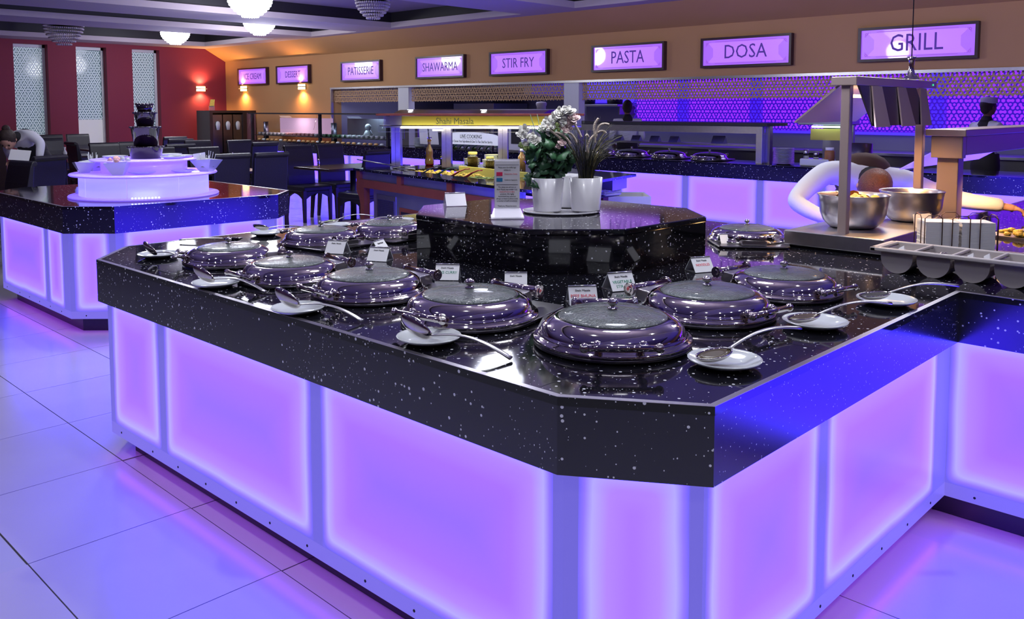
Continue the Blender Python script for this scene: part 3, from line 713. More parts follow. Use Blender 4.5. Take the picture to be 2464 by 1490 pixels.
# ================================================================== PLATES AND SERVING SPOONS
def plate_mesh():
    return MB().lathe([(.001, .004), (.045, .004), (.052, .006), (.078, .0155), (.0815, .0185), (.082, .0175), (.078, .013), (.05, .001), (.046, 0), (.001, 0)], 48).mesh('plate', M['porcelain'])
plate_me = plate_mesh()
def put_plate(x, y, r, label, z=.8605, grp='white spoon plates on the island'):
    o = bpy.data.objects.new('plate', plate_me); C.objects.link(o); o.location = (x, y, z); s = r/.082; o.scale = (s, s, s)
    return tag(o, label, 'plate', grp)
def spoon(x, y, z, az, label, tilt=0.0, roll=0.0, food=None, s=1.0, arch=.016, drop=-.02, pitch=.0, grp='serving spoons resting on plates'):
    """local +x runs from bowl to handle tip"""
    t = thing('serving_spoon', label, 'spoon', (x, y, z), 0, grp, s)
    t.rotation_euler = (0, tilt, az)
    b = MB(); n = 8
    outer = [(math.cos(PI/2*i/n), -math.sin(PI/2*i/n)) for i in range(n+1)][::-1]
    inner = [(.93*math.cos(PI/2*i/n), -.88*math.sin(PI/2*i/n)) for i in range(n+1)]
    prof = [(max(a, 0), c) for a, c in outer]+[(max(a, 0), c) for a, c in inner]
    mx = Matrix.Translation((.046, 0, .018)) @ Matrix.Rotation(pitch, 4, 'Y') @ Matrix.Rotation(roll, 4, 'X') @ Matrix.Translation((-.046, 0, 0)) @ Matrix.Diagonal((.052, .035, .020, 1))
    b.lathe(prof, 28, mx=mx); b.build('bowl', M['chrome'], t)
    pts = []; rad = []
    L = .235
    for i in range(17):
        u = i/16; pts.append((.044+L*u, 0, .017+arch*math.sin(PI*u)*1.0+drop*u*u)); rad.append(.0052+.0048*u**1.3)
    MB().tube(pts, rad, 10, flat=.45).build('handle', M['chrome2'], t)
    if food:
        MB().lathe([(.001, .010), (.5, .006), (.9, .0), (.9, -.15), (.001, -.2)], 20, mx=Matrix.Translation((.046, 0, .018)) @ Matrix.Rotation(pitch, 4, 'Y') @ Matrix.Rotation(roll, 4, 'X') @ Matrix.Translation((-.046, 0, -.002)) @ Matrix.Diagonal((.050, .033, .02, 1))).build('food_residue', M[food], t)
    return t
put_plate(1.893, 1.09, .092, 'white plate with a sauce covered spoon nearest the camera at the right corner')
put_plate(1.522, 1.789, .0895, 'white plate with spoon in front of the droplet streaked dish on the left edge')
put_plate(1.464, 2.356, .084, 'white plate with spoon beside the third dish on the left edge')
put_plate(1.477, 2.918, .085, 'white plate with spoon beside the fourth dish on the left edge')
put_plate(1.60, 3.68, .084, 'white plate in the far left corner of the island with an upturned spoon')
put_plate(2.424, 1.10, .094, 'white plate in the middle of the right arm front edge')
put_plate(2.873, 1.063, .094, 'white plate farthest right on the front edge, near the cutlery tray')
put_plate(2.265, 3.93, .078, 'white plate on the back edge with a spoon resting on it')
put_plate(2.70, 3.93, .078, 'white plate on the back edge holding green food')
put_plate(3.09, 3.86, .07, 'white plate on the back edge half hidden behind the raised block')
# left edge: bowls overturned, handles running to the right along the edge
spoon(1.462, 1.775, .885, D(-72), 'serving spoon on the plate before the droplet streaked dish, handle to the right', tilt=.08, roll=-1.0, pitch=.35, s=1.03, arch=.02, drop=-.012)
spoon(1.418, 2.345, .884, D(-68), 'serving spoon on the plate beside the third dish of the left edge', tilt=.08, roll=-1.0, pitch=.35, s=.98, arch=.02, drop=-.012)
spoon(1.425, 2.91, .884, D(-66), 'serving spoon on the plate beside the fourth dish of the left edge', tilt=.08, roll=-1.0, pitch=.35, s=.95, arch=.02, drop=-.012)
spoon(1.545, 3.63, .884, D(-75), 'serving spoon on the plate in the far left corner', tilt=.08, roll=-1.0, pitch=.35, s=.86, arch=.02, drop=-.012)
spoon(1.862, 1.10, .880, D(-22), 'sauce covered serving spoon nearest the camera, handle rising to the right', tilt=-.13, food='sauce', s=.98, arch=.022, drop=.0)
spoon(2.385, 1.115, .880, D(-42), 'dark bowled serving spoon on the middle plate of the right arm', tilt=-.13, food='sauce', s=.95, arch=.02, drop=.0)
spoon(2.835, 1.085, .880, D(-46), 'dark bowled serving spoon on the plate farthest right', tilt=-.10, food='ink', s=.98, arch=.018, drop=.0)
spoon(2.24, 3.93, .884, D(-48), 'serving spoon propped on the left plate of the back edge', tilt=-.10, roll=-.6, pitch=.25, s=.8, arch=.008)
spoon(2.66, 3.93, .885, D(-20), 'serving spoon with green food on the back edge plate', tilt=-.12, food='food_g', s=.85)
spoon(3.02, 3.82, .878, D(-175), 'serving spoon lying towards the hidden plate behind the back edge dish', tilt=-.03, s=.85)
spoon(2.05, 3.86, .862, D(140), 'serving spoon lying flat on the back edge left of the first plate', tilt=0.02, s=.9, roll=0.2, arch=.004, drop=0)
knife = MB(); knife.tube([(-.07, 0, .004), (.07, 0, .004)], [.008, .006], 8, flat=.3)
tag(knife.build('serving_spoon', M['chrome2'], None, (2.50, 3.86, .8605), (0, 0, -.5)), 'short steel spoon handle lying near the back edge plates', 'spoon')

# ================================================================== NAME CARDS
def card(x, y, z, az, label, head=None, lines=None, ink='inkred', s=1.0, clear=False):
    t = thing('name_card', label, 'sign', (x, y, z), az, 'acrylic tent cards among the dishes', s)
    w_, d_, h_ = .045, .038, .055
    # local -y is the reading side
    th = .0025
    def slope(sg, m, nm, off=0.0, w=w_):
        v = [(-w, sg*d_+off*sg, 0.002), (w, sg*d_+off*sg, 0.002), (w, off*sg, h_), (-w, off*sg, h_)]
        q = [(a, b-sg*th, c) for a, b, c in v]
        return MB()._add(v+q, [(0, 1, 2, 3), (7, 6, 5, 4), (0, 4, 5, 1), (1, 5, 6, 2), (2, 6, 7, 3), (3, 7, 4, 0)]).build(nm, m, t)
    slope(-1, M['frosted'] if clear else M['paper'], 'front_leaf'); slope(1, M['frosted'] if clear else M['paper'], 'back_leaf')
    MB().box(-w_, w_, -d_, d_, 0, .002).build('base', M['acrylic'], t)
    MB().tube([(-w_, 0, h_), (w_, 0, h_)], .003, 8).build('ridge', M['acrylic'], t)
    tilt = math.atan2(h_, d_)
    if head: text(head, .0095, M['ink'], t, (0, -d_*.22-.0012, h_*.78), (tilt, 0, 0), .0003)
    if lines:
        for k, ln in enumerate(lines): text(ln, .0145, M[ink], t, (0, -d_*(.5+.24*k)-.0012, h_*(.5-.24*k)), (tilt, 0, 0), .0003, sx=.95)
    return t
CZ = .8605
card(2.155, 2.42, CZ, D(-50), 'white tent card reading EGG CURRY in green beside the third dish', 'Shahi Masala', ['EGG CURRY'], 'inkgreen', 1.0)
card(2.235, 2.14, CZ, D(-47), 'white tent card with only its heading visible behind the droplet streaked dish', 'Shahi Masala', None, s=.9)
card(2.185, 1.79, CZ, D(-40), 'white tent card reading BEEF BHUNA in red behind the nearest dish', 'Shahi Masala', ['BEEF BHUNA'], 'inkred', 1.05)
card(2.455, 1.84, CZ, D(-24), 'white tent card reading VEGETABLE STIR FRY in green', 'Shahi Masala', ['VEGETABLE', 'STIR FRY'], 'inkgreen', 1.08)
card(2.955, 1.82, CZ, D(-24), 'white tent card with red lettering right of the raised block', 'Shahi Masala', ['NOODLES'], 'inkred', 1.0)
card(2.21, 3.22, CZ, D(-62), 'white tent card between the fourth dish and the back edge dish', 'Shahi Masala', None)
card(2.225, 2.93, CZ, D(-62), 'white tent card with one side in view beside the fourth dish hinge', 'Shahi Masala', None)
card(2.33, 3.08, CZ, D(25), 'white tent card turned away towards the back edge', 'Shahi Masala', None, s=1.05)
card(3.62, 2.08, CZ, D(-40), 'white tent card before the dish behind the raised block', None, None, s=.95)
card(2.80, 3.09, 1.0355, D(-30), 'empty clear acrylic card holder on the left of the raised block', None, None, s=1.1, clear=True)
# allergen notice
nt2 = thing('allergen_notice', 'upright acrylic stand with white allergen notice in front of the flower pots', 'sign', (2.66, 2.60, 1.0355), D(-44))
MB().box(-.052, .052, -.003, .003, .035, .242).build('notice_sheet', M['paper'], nt2)
st = MB(); st._add([(-.052, -.004, .036), (.058, -.004, .036), (.070, -.085, .004), (-.070, -.085, .004), (-.058, -.001, .038), (.058, -.001, .038), (.070, -.083, .008), (-.070, -.083, .008)],
        [(0, 1, 2, 3), (7, 6, 5, 4), (0, 4, 5, 1), (2, 6, 7, 3), (1, 5, 6, 2), (0, 3, 7, 4)])
st.box(-.070, .070, -.085, .06, 0, .003); st.box(-.055, .055, .003, .006, .003, .25); st.build('stand', M['frosted'], nt2)
fr_ = (PI/2, 0, 0)
bx = MB(); bx.box(-.046, -.020, -.0042, -.0032, .178, .194); bx.build('red_swatch', M['inkpink'], nt2)
bx = MB(); bx.box(-.046, -.020, -.0042, -.0032, .153, .169); bx.build('blue_swatch', M['inkblue'], nt2)
bx = MB(); bx.box(-.046, .046, -.0040, -.0032, .139, .1405); bx.box(-.05, .05, -.0038, -.0032, .225, .226); bx.build('rule', M['ink'], nt2)
for k, (s_, z_, m_) in enumerate([('Please note the buffet tags', .214, 'ink'), ('written in:', .203, 'ink'), ('Contains Meat / Poultry', .186, 'inkred'), ('Suitable for Vegetarians', .160, 'ink'),
        ('The dishes we sell here at', .129, 'ink'), ('Shahi Masala may contain nuts,', .119, 'ink'), ('traces of nuts or dairy', .109, 'inkred'), ('products. We highly', .099, 'ink'),
        ('recommend any customer', .089, 'ink'), ('allergic to these to please notify', .079, 'ink'), ('a member of staff immediately', .069, 'ink'), ('Thank you  Please be aware', .047, 'ink')]):
    xx = .016 if k in (2, 3) else 0
    text(s_, .0088 if k not in (2, 3) else .0070, M[m_], nt2, (xx, -.0040, z_), fr_, .0002, sx=.82)
# ================================================================== FLOWER POTS ON THE RAISED BLOCK
PZ = 1.0355
otr = MB().lathe([(.001, .004), (.165, .004), (.172, .010), (.176, .010), (.175, .004), (.168, 0), (.001, 0)], 56, sx=1.0, sy=1.0).build('serving_tray', M['ceramic'], None, (2.955, 2.545, PZ), (0, 0, D(-44)))
otr.scale = (1.0, .85, 1); tag(otr, 'oval white tray under the three flower pots', 'tray')
def pot(x, y, h, r0, r1, label, plain=False):
    t = thing('flower_pot', label, 'plant pot', (x, y, PZ+.011), 0, 'white pots on the oval tray')
    p = MB().lathe([(.001, .002), (r0, .002), (r0+.001, 0), (r0, .004), (r1, h), (r1-.003, h+.001), (r1-.005, h-.002), (r1-.009, h-.02), (.001, h-.02)], 48)
    p.build('pot', M['ceramic'], t)
    MB().lathe([(.001, h-.014), (r1-.010, h-.014)], 24).build('soil', M['soil'], t)
    return t
pot(2.885, 2.567, .148, .062, .075, 'left white pot on the oval tray, planted with white flowers')
pot(3.012, 2.450, .148, .064, .076, 'right white pot on the oval tray, planted with dark grass')
pot(3.075, 2.615, .148, .060, .074, 'rear white pot seen between the two front pots')
# flowering plant: stems, large leaves, flower heads
fp = thing('flowering_plant', 'white flowering plant with dark green scalloped leaves in the left pot', 'plant', (2.885, 2.567, PZ+.14))
def leaf_mesh(r=.032, m='leaf'):
    mb = MB(); n = 16; vs = [(0, 0, 0.002)]
    for k in range(n):
        a = 2*PI*k/n; rr = r*(1+.13*math.cos(5*a))*(1 if abs(a-PI) > .4 else .72)
        vs.append((rr*math.cos(a), rr*math.sin(a), -.006+.005*math.cos(2*a)))
    vs2 = [(x, y, z-.0012) for x, y, z in vs]
    fs = [(0, 1+k, 1+(k+1) % n) for k in range(n)]
    mb._add(vs+vs2, fs+[(n+1, n+2+(k+1) % n, n+2+k) for k in range(n)]+[(1+k, n+2+k, n+2+(k+1) % n, 1+(k+1) % n) for k in range(n)], True)
    return mb.mesh('leaf', M[m])
lm = [leaf_mesh(.034), leaf_mesh(.028), leaf_mesh(.030, 'leaf2')]
RIGHT = Vector((math.cos(.8025), -math.sin(.8025), 0)); FWD = Vector((math.sin(.8025), math.cos(.8025), 0))
rnd = random.Random(5)
stm = MB()
for k in range(105):
    u = rnd.uniform(-1, 1); h = rnd.uniform(-.02, .24)
    if h > .17 and u < -.5: h *= .7
    wdt = .085*(1.15-.5*abs(h-.11)/.14)
    v = RIGHT*(u*wdt+.008)+FWD*rnd.uniform(-.06, .06)+Vector((0, 0, h))
    if h < .03: v -= RIGHT*.02
    o = bpy.data.objects.new('leaf', lm[0] if k % 3 == 0 else (lm[1] if k % 5 else lm[2])); C.objects.link(o); o.parent = fp; o.location = v
    o.rotation_euler = (rnd.uniform(.5, 1.35), rnd.uniform(-.5, .5), -.8+rnd.uniform(-1.0, 1.0)); q = rnd.uniform(.7, 1.1); o.scale = (q, q, q)
for k in range(16):
    a = rnd.uniform(0, 2*PI); e = RIGHT*rnd.uniform(-.09, .10)+FWD*rnd.uniform(-.04, .04)+Vector((0, 0, rnd.uniform(.16, .33)))
    stm.tube([(.01*math.cos(a), .01*math.sin(a), -.02), tuple(e*.5+Vector((0, 0, .03))), tuple(e)], [.0025, .002, .0015], 6)
stm.build('stem', M['leaf2'], fp, kind='stuff')
def flower_mesh(m, seed, r=.026):
    rd = random.Random(seed); mb = MB()
    for k in range(13):
        a = 2*PI*k/13*1.618*2; q = r*(.35+.65*((k+1)/13)); tilt = .2+1.0*(k/13)
        n = 8; pts = []
        for j in range(n):
            b = 2*PI*j/n; pts.append((q*.55+q*.55*math.cos(b), q*.5*math.sin(b), .006*math.cos(b)*(1 if j % 2 else .4)))
        vs = [(q*.5, 0, .004)]+pts
        mx = Matrix.Rotation(a, 4, 'Z') @ Matrix.Rotation(-(1.25-tilt), 4, 'Y')
        mb._add(vs, [(0, 1+j, 1+(j+1) % n) for j in range(n)], True, mx)
    mb.sphere((0, 0, .004), r*.28, 8, 6)
    return mb.mesh('flower_head', M[m])
fm = [flower_mesh('petal', 1), flower_mesh('petal', 2, .029), flower_mesh('petal_pink', 3, .028)]
FL = [(-.105, .235, 1.1, 0), (-.085, .19, 1.0, 1), (-.112, .205, .9, 0), (-.055, .185, 1.05, 1), (-.10, .17, .7, 0), (-.03, .235, .9, 0), (.0, .262, 1.0, 1), (.03, .29, 1.1, 0), (.052, .30, 1.1, 1),
      (.075, .315, 1.15, 0), (.095, .31, 1.1, 1), (.112, .285, 1.1, 2), (.085, .275, 1.1, 0), (.075, .245, 1.0, 2), (.06, .262, 1.0, 0), (.10, .265, .9, 2), (.015, .243, .8, 0), (.06, .175, .8, 2), (-.015, .215, .8, 0)]
FL += [(u+rnd.uniform(-.018, .018), h+rnd.uniform(-.018, .018), q*.75, mi) for (u, h, q, mi) in FL for _ in (0, 1)]
for k, (u, h, q, mi) in enumerate(FL):
    o = bpy.data.objects.new('flower_head', fm[mi]); C.objects.link(o); o.parent = fp
    o.location = RIGHT*u+FWD*(rnd.uniform(-.04, .0))+Vector((0, 0, h)); o.rotation_euler = (1.0+rnd.uniform(-.4, .4), rnd.uniform(-.3, .3), -.8+rnd.uniform(-.6, .6)); o.scale = (q, q, q)
bd = MB()
for (u, h) in [(-.112, .158), (-.10, .148), (-.09, .155), (.028, .245), (.038, .252), (.02, .236), (.045, .24), (-.12, .17)]:
    for j in range(3): bd.sphere(tuple(RIGHT*(u+rnd.uniform(-.008, .008))+FWD*-.03+Vector((0, 0, h+rnd.uniform(-.008, .008)))), .008, 8, 6)
bd.build('bud', M['bud'], fp, kind='stuff')
# ornamental grass
gp = thing('ornamental_grass', 'dark arching grass with cream seed spikes in the right pot', 'plant', (3.012, 2.450, PZ+.14))
bl = MB(); bl2 = MB()
def blade(mb, base, dirv, L, bend, w_):
    pts = []; n = 8
    for i in range(n+1):
        u = i/n; pts.append(Vector(base)+Vector((dirv.x, dirv.y, 0))*(L*bend*u*u)+Vector((0, 0, 1))*(L*u*(1-.45*bend*u*u)))
    mb.tube([tuple(p) for p in pts], [w_*(1-.85*(i/n)**1.5) for i in range(n+1)], 4, flat=.35)
for k in range(230):
    a = rnd.uniform(0, 2*PI); d = Vector((math.cos(a), math.sin(a), 0)); b0 = (.035*rnd.random()*math.cos(a), .035*rnd.random()*math.sin(a), -.02)
    blade(bl if k % 6 else bl2, b0, d, rnd.uniform(.16, .34), rnd.uniform(.1, .6), .0022)
for (sgn, L, bend, hh) in [(1, .26, 1.0, 0), (1, .30, .85, .02), (1, .33, .75, .04), (-1, .24, .95, 0), (1, .36, .65, 0), (.8, .30, .9, 0)]:
    blade(bl, (0, 0, 0), (RIGHT*sgn+FWD*rnd.uniform(-.3, .3)).normalized(), L, bend, .0018)
bl.build('blade', M['blade'], gp, kind='stuff'); bl2.build('pale_blade', M['blade2'], gp, kind='stuff')
SP = [[(.005, .13), (.0, .16), (.012, .19), (.035, .215), (.06, .23), (.078, .226), (.083, .218)],
      [(.036, .175), (.036, .20), (.030, .235), (.034, .262), (.05, .285)],
      [(.040, .20), (.045, .235), (.055, .255), (.078, .262), (.098, .256)],
      [(-.045, .175), (-.055, .20), (-.075, .22), (-.10, .224), (-.107, .218)],
      [(-.072, .170), (-.085, .19), (-.105, .212), (-.135, .222), (-.14, .22)],
      [(-.115, .195), (-.14, .213), (-.165, .235), (-.178, .252)],
      [(-.024, .20), (-.038, .23), (-.055, .258), (-.062, .29)],
      [(-.005, .205), (.0, .215), (.006, .20)]]
for pts in SP:
    for _ in range(2):
        q_ = [pts[0]]
        for a_, b_ in zip(pts[:-1], pts[1:]): q_ += [(a_[0]*.75+b_[0]*.25, a_[1]*.75+b_[1]*.25), (a_[0]*.25+b_[0]*.75, a_[1]*.25+b_[1]*.75)]
        pts = q_+[pts[-1]]
    n = len(pts); P3 = [tuple(RIGHT*(u)+FWD*-.05+Vector((0, 0, h))) for u, h in pts]
    MB().tube(P3, [.0052 if 0 < i < n-1 else .0035 for i in range(n)], 8).build('seed_spike', M['spike'], gp)

# ================================================================== HEAT LAMP STAND, BOWLS, CUTLERY
ZI = .8605
gs = thing('heated_display_stand', 'brushed steel heat lamp stand on the right arm holding two steel bowls', 'food warmer', (3.78, 1.6, ZI))
b = MB(); b.box(-.02, 1.0, -.19, .27, .012, .078); bevel(b.build('platform', M['chrome2'], gs), .004)
b = MB(); b.box(.0, .55, -.17, .25, 0, .012); b.build('foot', M['black'], gs)
b = MB(); b.box(.045, .085, .005, .045, .03, .75); bevel(b.build('front_post', M['copper'], gs), .003)
b = MB(); b.box(.98, 1.02, .005, .045, .078, .75); bevel(b.build('rear_post', M['copper'], gs), .003)
b = MB(); b.box(.03, 1.06, -.03, .085, .745, .785); bevel(b.build('top_beam', M['copper'], gs), .003)
mp = Matrix(((0, 0, 1, 0), (1, 0, 0, 0), (0, 1, 0, 0), (0, 0, 0, 1)))   # prism in YZ, extruded along X
MB().prism([(.055, .745), (.268, .575), (.273, .58), (.065, .75)], .06, .76, mp).build('hood_panel', M['copper'], gs)
MB().prism([(-.02, .745), (-.090, .565), (-.096, .565), (-.030, .745)], .06, .76, mp).build('hood_panel', M['steel_dark'], gs)
MB().prism([(.055, .745), (.268, .575), (-.090, .565), (-.02, .745)], .06, .063, mp).build('hood_end_pane', M['glass'], gs)
for (t0, t1, b0, b1) in ((.19, .30, .06, .225), (.50, .60, .375, .545), (.80, .88, .63, .765)):
    f = MB(); f._add([(t0, -.031, .745), (t1, -.031, .745), (b1, -.103, .560), (b0, -.103, .560), (t0, -.038, .745), (t1, -.038, .745), (b1, -.110, .560), (b0, -.110, .560)],
        [(0, 1, 2, 3), (7, 6, 5, 4), (0, 4, 5, 1), (1, 5, 6, 2), (2, 6, 7, 3), (3, 7, 4, 0)])
    f.build('reflector_strip', M['copper'], gs)
for x0 in (.30, .62):
    MB().tube([(x0-.12, .05, .70), (x0+.10, .05, .70)], .008, 10).build('heat_lamp', M['lampwarm'], gs)
MB().lathe([(.005, 0), (.005, .004)], 10, mx=Matrix.Translation((1.0, -.03, .765)) @ Matrix.Rotation(PI/2, 4, 'X')).build('indicator_light', mat('green_led', (0, .3, .1), .3, emit=(0.05, .9, .4), es=1.0), gs)
# feed cord from the ceiling with bell shaped fitting
pc = thing('power_cord', 'thin black cord dropping from the ceiling to a flared steel fitting on the lamp stand', 'cord', (4.55, 1.60, 1.648))
MB().tube([(0, 0, .10), (.0, .0, 1.258)], .0028, 6).build('cord', M['black'], pc)
MB().lathe([(.045, 0), (.038, .006), (.018, .03), (.012, .06), (.014, .095), (.022, .115), (.018, .116), (.006, .10)], 24).build('fitting', M['chrome'], pc)
def steel_bowl(x, y, r, h, label, fill=None):
    t = thing('steel_bowl', label, 'bowl', (x, y, ZI+.079), 0, 'steel mixing bowls on the lamp stand')
    k = r
    MB().lathe([(.001, .002), (k*.62, .001), (k*.68, .006), (k*.84, h*.20), (k*.93, h*.45), (k*.97, h*.75), (k*.99, h*.95), (k*1.03, h), (k*1.03, h+.003), (k*.975, h-.002), (k*.95, h*.7), (k*.91, h*.45), (k*.82, h*.22), (k*.62, .01), (.001, .008)], 56).build('bowl', M['chrome2'], t)
    if fill:
        rd = random.Random(3)
        for q in range(26):
            a = rd.uniform(0, 2*PI); rr = k*.7*math.sqrt(rd.random()); mb = MB()
            n = 12; vs = [(0, 0, .006)]+[(.026*math.cos(2*PI*j/n), .026*math.sin(2*PI*j/n), .008*math.cos(4*PI*j/n)) for j in range(n)]
            mb._add(vs, [(0, 1+j, 1+(j+1) % n) for j in range(n)], True)
            mb._add([(x_, y_, z_-.0015) for x_, y_, z_ in vs], [(0, 1+(j+1) % n, 1+j) for j in range(n)], True)
            mb.build('crisp', M['food_br'], t, (rr*math.cos(a), rr*math.sin(a), h*.80+rd.uniform(-.01, .022)), (rd.uniform(-1, 1), rd.uniform(-1, 1), 0))
    return t
steel_bowl(4.08, 1.68, .160, .155, 'nearer steel bowl filled with thin crisps behind the front post', True)
steel_bowl(4.52, 1.565, .150, .150, 'farther empty looking steel bowl glowing under the heat lamps')
# white cutlery tray of bucket cups
ct = thing('cutlery_tray', 'long off-white cutlery tray of rounded buckets on the right arm', 'tray', (3.504, .70, ZI), D(-90))
# local x along the tray (towards the camera = -Y world), local y across
nb = 6; pw = .135; W_ = .125
plate = MB()
x0 = -.6075; ztop = .098
fr = MB()
fr.box(x0-.03, x0+nb*pw+.03, -.085, -.065, ztop-.016, ztop); fr.box(x0-.03, x0+nb*pw+.03, .125, .145, ztop-.016, ztop)
for k in range(nb+1): fr.box(x0+k*pw-.006, x0+k*pw+.006, -.068, .13, ztop-.012, ztop)
fr.box(x0-.03, x0-.006, -.085, .145, ztop-.016, ztop); fr.box(x0+nb*pw+.006, x0+nb*pw+.03, -.085, .145, ztop-.016, ztop)
bevel(fr.build('frame', M['plastic_grey'], ct), .004)
for k in range(nb):
    xc = x0+(k+.5)*pw; R_ = .060
    bk = MB(); n = 20; prof = []
    for i in range(n+1):
        a = PI+PI*i/n; prof.append((xc+R_*math.cos(a), .060+R_*math.sin(a)))
    prof = [(xc-R_, ztop-.012)]+prof+[(xc+R_, ztop-.012)]
    inn = [(xc+(px-xc)*.93, .060+(pz-.060)*.93 if pz < .060 else pz) for px, pz in prof]
    # outer shell (XZ section extruded along Y), with end walls
    m2 = Matrix(((1, 0, 0, 0), (0, 0, -1, 0), (0, 1, 0, 0), (0, 0, 0, 1)))
    vs = []; fs = []
    L0, L1 = -.064, .125
    for (sec, off) in ((prof, 0), (inn, 1)):
        for yy in ((L0, L1) if not off else (L0+.004, L1-.004)):
            vs += [(px, yy, pz) for px, pz in sec]
    m_ = len(prof)
    for i in range(m_-1):
        fs.append((i, i+1, m_+i+1, m_+i)); fs.append((2*m_+i+1, 2*m_+i, 3*m_+i, 3*m_+i+1))
    fs.append(tuple(range(m_-1, -1, -1))); fs.append(tuple(range(m_, 2*m_))); fs.append(tuple(range(2*m_, 3*m_))); fs.append(tuple(range(4*m_-1, 3*m_-1, -1)))
    bk._add(vs, fs, False); bk.build('bucket', M['plastic_grey'], ct)
rd = random.Random(9)
for k in range(6):
    a = rd.uniform(-.4, .4)
    sp = spoon(3.47+rd.uniform(-.015, .015), 1.10+rd.uniform(-.025, .025), ZI+.065+rd.uniform(0, .02), D(10)+a*.5, 'shiny dessert spoon lying in the second bucket of the cutlery tray', tilt=.12, roll=rd.uniform(-.5, .5), s=.48, grp='spoons in the cutlery tray')
for k, (yy, xx) in enumerate([(1.23, 3.52), (.98, 3.52), (.93, 3.55)]):
    nb_ = MB(); nb_._add([(0, 0, 0), (.05, .01, 0), (.03, .02, .055), (.01, .03, .045), (.0, .03, 0), (.05, .035, 0)], [(0, 1, 2, 3), (4, 3, 2, 5), (0, 3, 4), (1, 5, 2), (0, 4, 5, 1)])
    tag(nb_.build('napkin', M['paper'], None, (xx-.03, yy, ZI+.045), (0, 0, rd.uniform(-.5, .5))), 'crumpled white napkin in bucket %s of the cutlery tray' % ('one', 'three', 'three nearest the edge')[k], 'napkin')
# stack of napkins in a wire rack
nr = thing('napkin_rack', 'bronze wire rack holding tall stacks of white napkins behind the cutlery tray', 'rack', (3.97, 1.19, ZI), D(-55))
wr = MB()
for (xa, xb, yy) in [(-.10, -.03, -.062), (.03, .10, -.062), (-.10, -.03, .062), (.03, .10, .062)]:
    pass
def hoop(p0, p1, h):
    return [(p0[0], p0[1], .004), (p0[0], p0[1], h-.012), (p0[0]*.8+p1[0]*.2, p0[1]*.8+p1[1]*.2, h), (p0[0]*.2+p1[0]*.8, p0[1]*.2+p1[1]*.8, h), (p1[0], p1[1], h-.012), (p1[0], p1[1], .004)]
for p0, p1 in [((-.145, -.07), (-.075, -.07)), ((-.035, -.07), (.035, -.07)), ((.075, -.07), (.145, -.07)), ((-.145, .07), (-.075, .07)), ((-.035, .07), (.035, .07)), ((.075, .07), (.145, .07)), ((-.152, -.045), (-.152, .045)), ((.152, -.045), (.152, .045))]:
    wr2 = MB().tube(hoop(p0, p1, .19), .0022, 6); wr2.build('wire_hoop', M['wire'], nr)
MB().tube([(-.152, -.07, .004), (.152, -.07, .004), (.152, .07, .004), (-.152, .07, .004), (-.152, -.07, .004)], .003, 6).build('wire_base', M['wire'], nr)
nap = []
for sx_ in (-.072, .072):
    for k in range(26):
        dx = rnd.uniform(-.0015, .0015); z = .004+k*.0061
        nap.append(('napkin', (sx_-.066+dx, sx_+.066+dx, -.062, .062, z, z+.0056)))
stk = thing('napkin_stack', 'two neat stacks of folded white napkins standing inside the wire rack', 'napkins', (3.97, 1.19, ZI), D(-55))
nme = MB().box(-.066, .066, -.062, .062, 0, .0056).mesh('napkin', M['paper'])
for nm, q in nap:
    o = bpy.data.objects.new('napkin', nme); C.objects.link(o); o.parent = stk; o.location = ((q[0]+q[1])/2, 0, q[4])
# leaning price card by the bowl
pcd = thing('menu_card', 'small white printed card leaning before the farther steel bowl', 'sign', (4.28, 1.425, ZI+.079), D(-50), scale=.8)
b = MB(); b._add([(-.05, 0, 0), (.05, -.02, 0), (.05, .01, .085), (-.05, .03, .075), (-.05, .003, 0), (.05, -.017, 0), (.05, .013, .085), (-.05, .033, .075)], [(0, 1, 2, 3), (7, 6, 5, 4), (0, 4, 5, 1), (1, 5, 6, 2), (2, 6, 7, 3), (3, 7, 4, 0)])
b.build('card', M['paper'], pcd)

# ================================================================== DESSERT ISLAND: LIT DRUM, SECOND TIER, FOUNTAIN
DX, DY, DZ = 2.735, 6.47, .8605
dr = thing('lit_drum_stand', 'round backlit drum stand with lilac discs and a second tier on the left island', 'stand', (DX, DY, DZ))
MB().lathe([(.001, 0), (.52, 0), (.525, .006), (.52, .014), (.001, .014)], 64).build('lower_disc', M['acrylic_pink'], dr)
MB().lathe([(.001, .158), (.51, .158), (.515, .164), (.51, .172), (.001, .172)], 64).build('upper_disc', M['acrylic_pink'], dr)
n = 8
for k in range(n):
    a0 = 2*PI*k/n+.12; a1 = 2*PI*(k+1)/n+.12-.012; mb = MB(); vs = []; m_ = 8
    for j in range(m_+1):
        a = a0+(a1-a0)*j/m_
        for r_ in (.45, .442):
            for z in (.015, .158): vs.append((r_*math.cos(a), r_*math.sin(a), z))
    fs = []
    for j in range(m_):
        o = 4*j; fs += [(o, o+4, o+5, o+1), (o+3, o+7, o+6, o+2), (o+1, o+5, o+7, o+3), (o+2, o+6, o+4, o)]
    mb._add(vs, fs, True); mb.build('light_panel', M['drum'], dr)
MB().lathe([(.441, .015), (.441, .158)], 48).build('inner_wall', M['acrylic_pink'], dr)
MB().lathe([(.001, .172), (.30, .172), (.30, .262), (.001, .262)], 48).build('second_tier', M['acrylic_pink'], dr)
MB().lathe([(.001, .262), (.37, .262), (.375, .266), (.37, .272), (.001, .272)], 56).build('top_disc', M['acrylic_pink'], dr)
for k in range(9):
    a = -2.05+.045*k-.1
    MB().sphere((.485*math.cos(a), .485*math.sin(a), .019), .006, 8, 6).build('led', M['led'], dr)
ft = thing('chocolate_fountain', 'dark glossy three tier chocolate fountain on top of the drum stand', 'fountain', (DX+.01, DY-.01, DZ+.272), scale=1.02)
